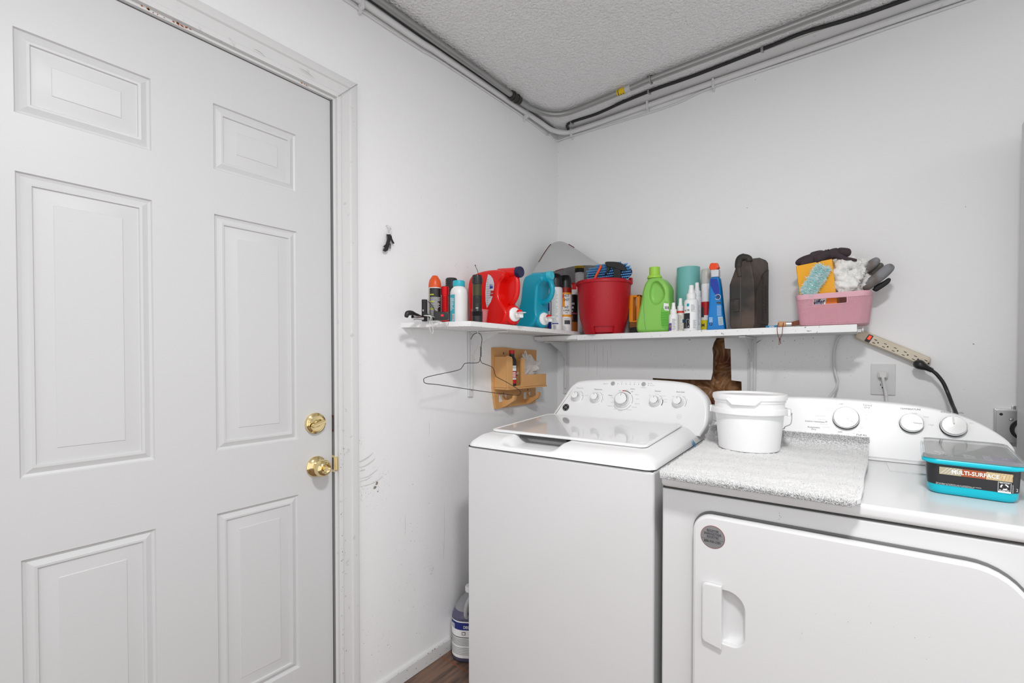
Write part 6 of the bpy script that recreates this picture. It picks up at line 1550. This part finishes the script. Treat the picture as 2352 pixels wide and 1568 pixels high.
# contents, each its own thing
yb_ = MB()
yb_.xf = Matrix.Translation((1.276, -.140, bz + .010)) @ Matrix.Rotation(R(-3), 4, 'Z') @ Matrix.Rotation(R(-6), 4, 'Y')
yb_.box(-.054, .060, -.052, .040, 0, .230, 0, .001)
yb_.box(-.0548, -.0538, -.050, .038, .10, .229, 1, 0)
yX = basis((0, -.0522, 0), (1, 0, 0), (0, 0, 1), (0, -1, 0))
yb_.patch(yX, -.0538, .060, 0, .105, 4, .0003)
yb_.add([yX @ Vector(p) for p in ((-.045, .070, .0008), (.020, .070, .0008), (.032, .100, .0008), (-.01, .106, .0008), (-.048, .096, .0008))], [(0, 1, 2, 3, 4)], 2)
yb_.add([yX @ Vector(p) for p in ((-.050, .064, .001), (.024, .064, .001), (.030, .090, .001), (-.02, .094, .001), (-.05, .078, .001))], [(0, 1, 2, 3, 4)], 3)
yb_.text('Swiffer', .028, yX @ Matrix.Translation((.000, .078, 0)) @ Matrix(((1, .2, 0, 0), (0, 1, 0, 0), (0, 0, 1, 0), (0, 0, 0, 1))), 5, bold=True, sx=.62, lift=.0016)
tag(yb_.build('cardboard_box', [mat('golden_yellow_card', s('eea80c'), .45), mat('dark_card_side', s('241a16'), .6), mat('leaf_green_print', s('4f8f2a'), .5), M_WHITEINK, mat('orange_card', s('ee7d10'), .45), mat('navy_letter', s('161c5a'), .5)], None, 30), 'tilted golden yellow duster box standing in the pink basket', 'box')
# --- duster
def wbp(px, py, y): return atY(px, py, y)
dA, dB = wbp(1856, 672, -.205), wbp(1892, 614, -.200)
du = thing('duster_head', 'fluffy aqua duster head leaning on the yellow box', 'duster', dA + Vector((0, .01, -.02)))
ax_ = (dB - dA); Ld = ax_.length; ax_.normalize(); sd = Vector((ax_.z, 0, -ax_.x)); ou = Vector((0, -1, 0))
M_AQ = mat('aqua_fibre', s('a6e2e2'), .85); M_AQW = mat('white_fibre', (.86, .88, .88), .9)
m = MB(); m.xf = basis(dA - ax_ * .012 + Vector((0, .004, 0)), sd, ax_, ou)
m.prism(rrect(.030, Ld + .012, .008, 0, Ld / 2), -.006, .002, 0, .002); 
m.build('core_strip', M_AQ, du, 30)
m = MB()
for i in range(5600):
    t = random.uniform(-.04, 1.02); c = random.gauss(0, .35); c = max(-1, min(1, c))
    b = dA + ax_ * Ld * t + sd * .013 * c
    side = 1 if random.random() < .5 else -1
    d = (sd * side * random.uniform(.3, 1.2) + ou * random.uniform(.1, .7) + ax_ * random.gauss(-.1, .28)).normalized() * random.uniform(.014, .030)
    w_ = ax_ * .0010
    m.add([b - w_, b + w_, b + d * .6 + w_ * .9, b + d, b + d * .6 - w_ * .9], [(0, 1, 2, 3, 4)], 1 if random.random() < .45 else 0)
m.build('fibres', [M_AQ, M_AQW], du, 0)['kind'] = 'stuff'
# --- white fibre filling
ff = thing('fibre_stuffing', 'clump of fluffy white fibre stuffing spilling over the basket edge', 'stuffing', wbp(1945, 660, -.15))
m = MB(); blobs = []
for (px, py, y, r_) in ((1938, 612, -.16, .026), (1955, 606, -.15, .024), (1925, 628, -.17, .022), (1940, 640, -.175, .030), (1933, 655, -.18, .026), (1952, 655, -.18, .030), (1968, 612, -.14, .020), (1980, 604, -.13, .015), (1928, 603, -.15, .014), (1945, 668, -.185, .018), (1962, 635, -.16, .026), (1975, 622, -.14, .018), (1958, 676, -.17, .020)):
    c = wbp(px, py, y); blobs.append((c, r_)); o_ = len(m.v); vs = []; fs = []
    for j in range(17):
        for i in range(24):
            th, ph = math.pi * j / 16, 2 * math.pi * i / 24
            n_ = Vector((math.sin(th) * math.cos(ph), math.sin(th) * math.sin(ph), math.cos(th)))
            q = c + n_ * r_; vs.append(c + n_ * r_ * (1 + .32 * noise.noise(q * 75) + .22 * noise.noise(q * 190)))
    m.add(vs, [(j * 24 + i, j * 24 + (i + 1) % 24, (j + 1) * 24 + (i + 1) % 24, (j + 1) * 24 + i) for j in range(16) for i in range(24)])
for i in range(5200):
    c, r_ = random.choice(blobs); n_ = Vector((random.gauss(0, 1), random.gauss(-.4, 1), random.gauss(0, 1))).normalized()
    b = c + n_ * r_ * random.uniform(.8, 1.1); d = (n_ + Vector((random.gauss(0, .9), random.gauss(0, .9), random.gauss(0, .9)))).normalized() * random.uniform(.004, .011)
    w_ = n_.cross(d).normalized() * .0005; m.add([b - w_, b + w_, b + d], [(0, 1, 2)])
fo = m.build('fluff', mat('white_fluff', (.84, .83, .81), .95), ff, 60); fo['kind'] = 'stuff'
# crumpled white paper next to it
m = MB(); vs = []; c = wbp(1979, 652, -.135); nn2 = 40
for j in range(nn2 + 1):
    for i in range(nn2 + 1):
        u_, v_ = 2 * i / nn2 - 1, 2 * j / nn2 - 1; q = max(abs(u_), abs(v_)) / max(1e-6, math.hypot(u_, v_)); u_, v_ = u_ * q, v_ * q
        e_ = 1 + .16 * noise.noise(Vector((u_ * 3, v_ * 3, 4)))
        p = Vector((u_ * .040 * e_ + v_ * .006, 0, v_ * .040 * e_)); d_ = noise.voronoi(p * 45 + Vector((3, 8, 1)), distance_metric='DISTANCE')[0]
        vs.append(c + p + Vector((0, -.016 * (d_[1] - d_[0]) + .03 * (u_ * u_ + v_ * v_), 0)))
n_ = nn2 + 1; m.add(vs, [(j * n_ + i, j * n_ + i + 1, (j + 1) * n_ + i + 1, (j + 1) * n_ + i) for j in range(nn2) for i in range(nn2)])
tag(m.build('paper_wad', mat('soft_white_paper', (.80, .79, .78), .85), None, 30), 'crumpled white paper in the basket between the fluff and grey gloves', 'paper')
# --- gloves
def gl(X_, Y_, y, r_): q = atY(1810 + X_ / 7.84, 560 + Y_ / 7.84, y); return (q.x, q.y, q.z, r_)
G = [gl(760, 205, -.13, .019), gl(620, 235, -.14, .019), gl(450, 262, -.14, .019), gl(270, 300, -.14, .017), gl(120, 362, -.14, .009),
     gl(520, 275, -.17, .015), gl(380, 312, -.175, .015), gl(215, 375, -.175, .011), gl(640, 240, -.18, .013), gl(500, 280, -.195, .012), gl(495, 282, -.196, .010),
     gl(900, 140, -.12, .016), gl(1040, 165, -.12, .018), gl(1150, 140, -.12, .011), gl(900, 215, -.165, .0095), gl(1040, 268, -.17, .0065), gl(1160, 285, -.17, .006), gl(1245, 298, -.17, .004),
     gl(600, 190, -.10, .017), gl(380, 235, -.10, .015)]
G = [(a, b, c_, r_ * 1.18) for a, b, c_, r_ in G]
Gp = thing('work_glove', 'dark charcoal work glove draped over the top of the yellow box', 'glove', Vector(G[0][:3]), 0, 'work gloves in the basket')
skin(G, [(0, 1), (1, 2), (2, 3), (3, 4), (1, 5), (5, 6), (6, 7), (0, 8), (8, 9), (9, 10), (0, 11), (11, 12), (12, 13), (0, 14), (14, 15), (15, 16), (16, 17), (1, 18), (18, 19)], 'glove_fabric', mat('charcoal_knit', s('3c343a'), .85, bump=(400, .3), vary=(30, .5, s('4a3634'))), Gp)
M_GG = mat('grey_coated_knit', s('85868a'), .8, bump=(300, .25), vary=(22, .7, s('6a5a4c'), (.45, .6)))
G = [gl(1330, 830, -.12, .014), gl(1440, 740, -.12, .016), gl(1570, 640, -.12, .0175), gl(1700, 540, -.12, .018), gl(1810, 440, -.12, .017), gl(1900, 370, -.12, .010)]
G = [(a, b, c_, r_ * 1.15) for a, b, c_, r_ in G]
g1 = thing('work_glove', 'grey work glove finger pointing furthest right out of the basket', 'glove', Vector(G[0][:3]), 0, 'work gloves in the basket')
skin(G, [(i, i + 1) for i in range(5)], 'finger', M_GG, g1)
G = [gl(1540, 850, -.10, .010), gl(1580, 800, -.10, .013), gl(1690, 740, -.10, .011), gl(1790, 680, -.10, .010), gl(1840, 610, -.10, .006)]
skin(G, [(i, i + 1) for i in range(4)], 'palm_coating', M_MATTEBLK, g1)
G = [gl(1250, 560, -.11, .012), gl(1350, 480, -.11, .0165), gl(1480, 390, -.11, .018), gl(1590, 300, -.11, .014), gl(1640, 255, -.11, .009)]
G = [(a, b, c_, r_ * 1.1) for a, b, c_, r_ in G]
g2 = thing('work_glove', 'pair of grey work glove fingers sticking up beside the white fluff', 'glove', Vector(G[0][:3]), 0, 'work gloves in the basket')
skin(G, [(i, i + 1) for i in range(4)], 'finger', M_GG, g2)
G = [gl(1440, 560, -.085, .012), gl(1540, 490, -.085, .015), gl(1640, 400, -.085, .015), gl(1715, 350, -.085, .009)]
skin(G, [(i, i + 1) for i in range(3)], 'finger', mat('stained_knit', s('6b6560'), .85, vary=(20, .6, s('3c3430'))), g2)
G = [gl(1520, 640, -.10, .010), gl(1480, 575, -.10, .011), gl(1400, 560, -.10, .010), gl(1350, 600, -.10, .009)]
skin(G, [(i, i + 1) for i in range(3)], 'thumb', MATS['stained_knit'], g2)
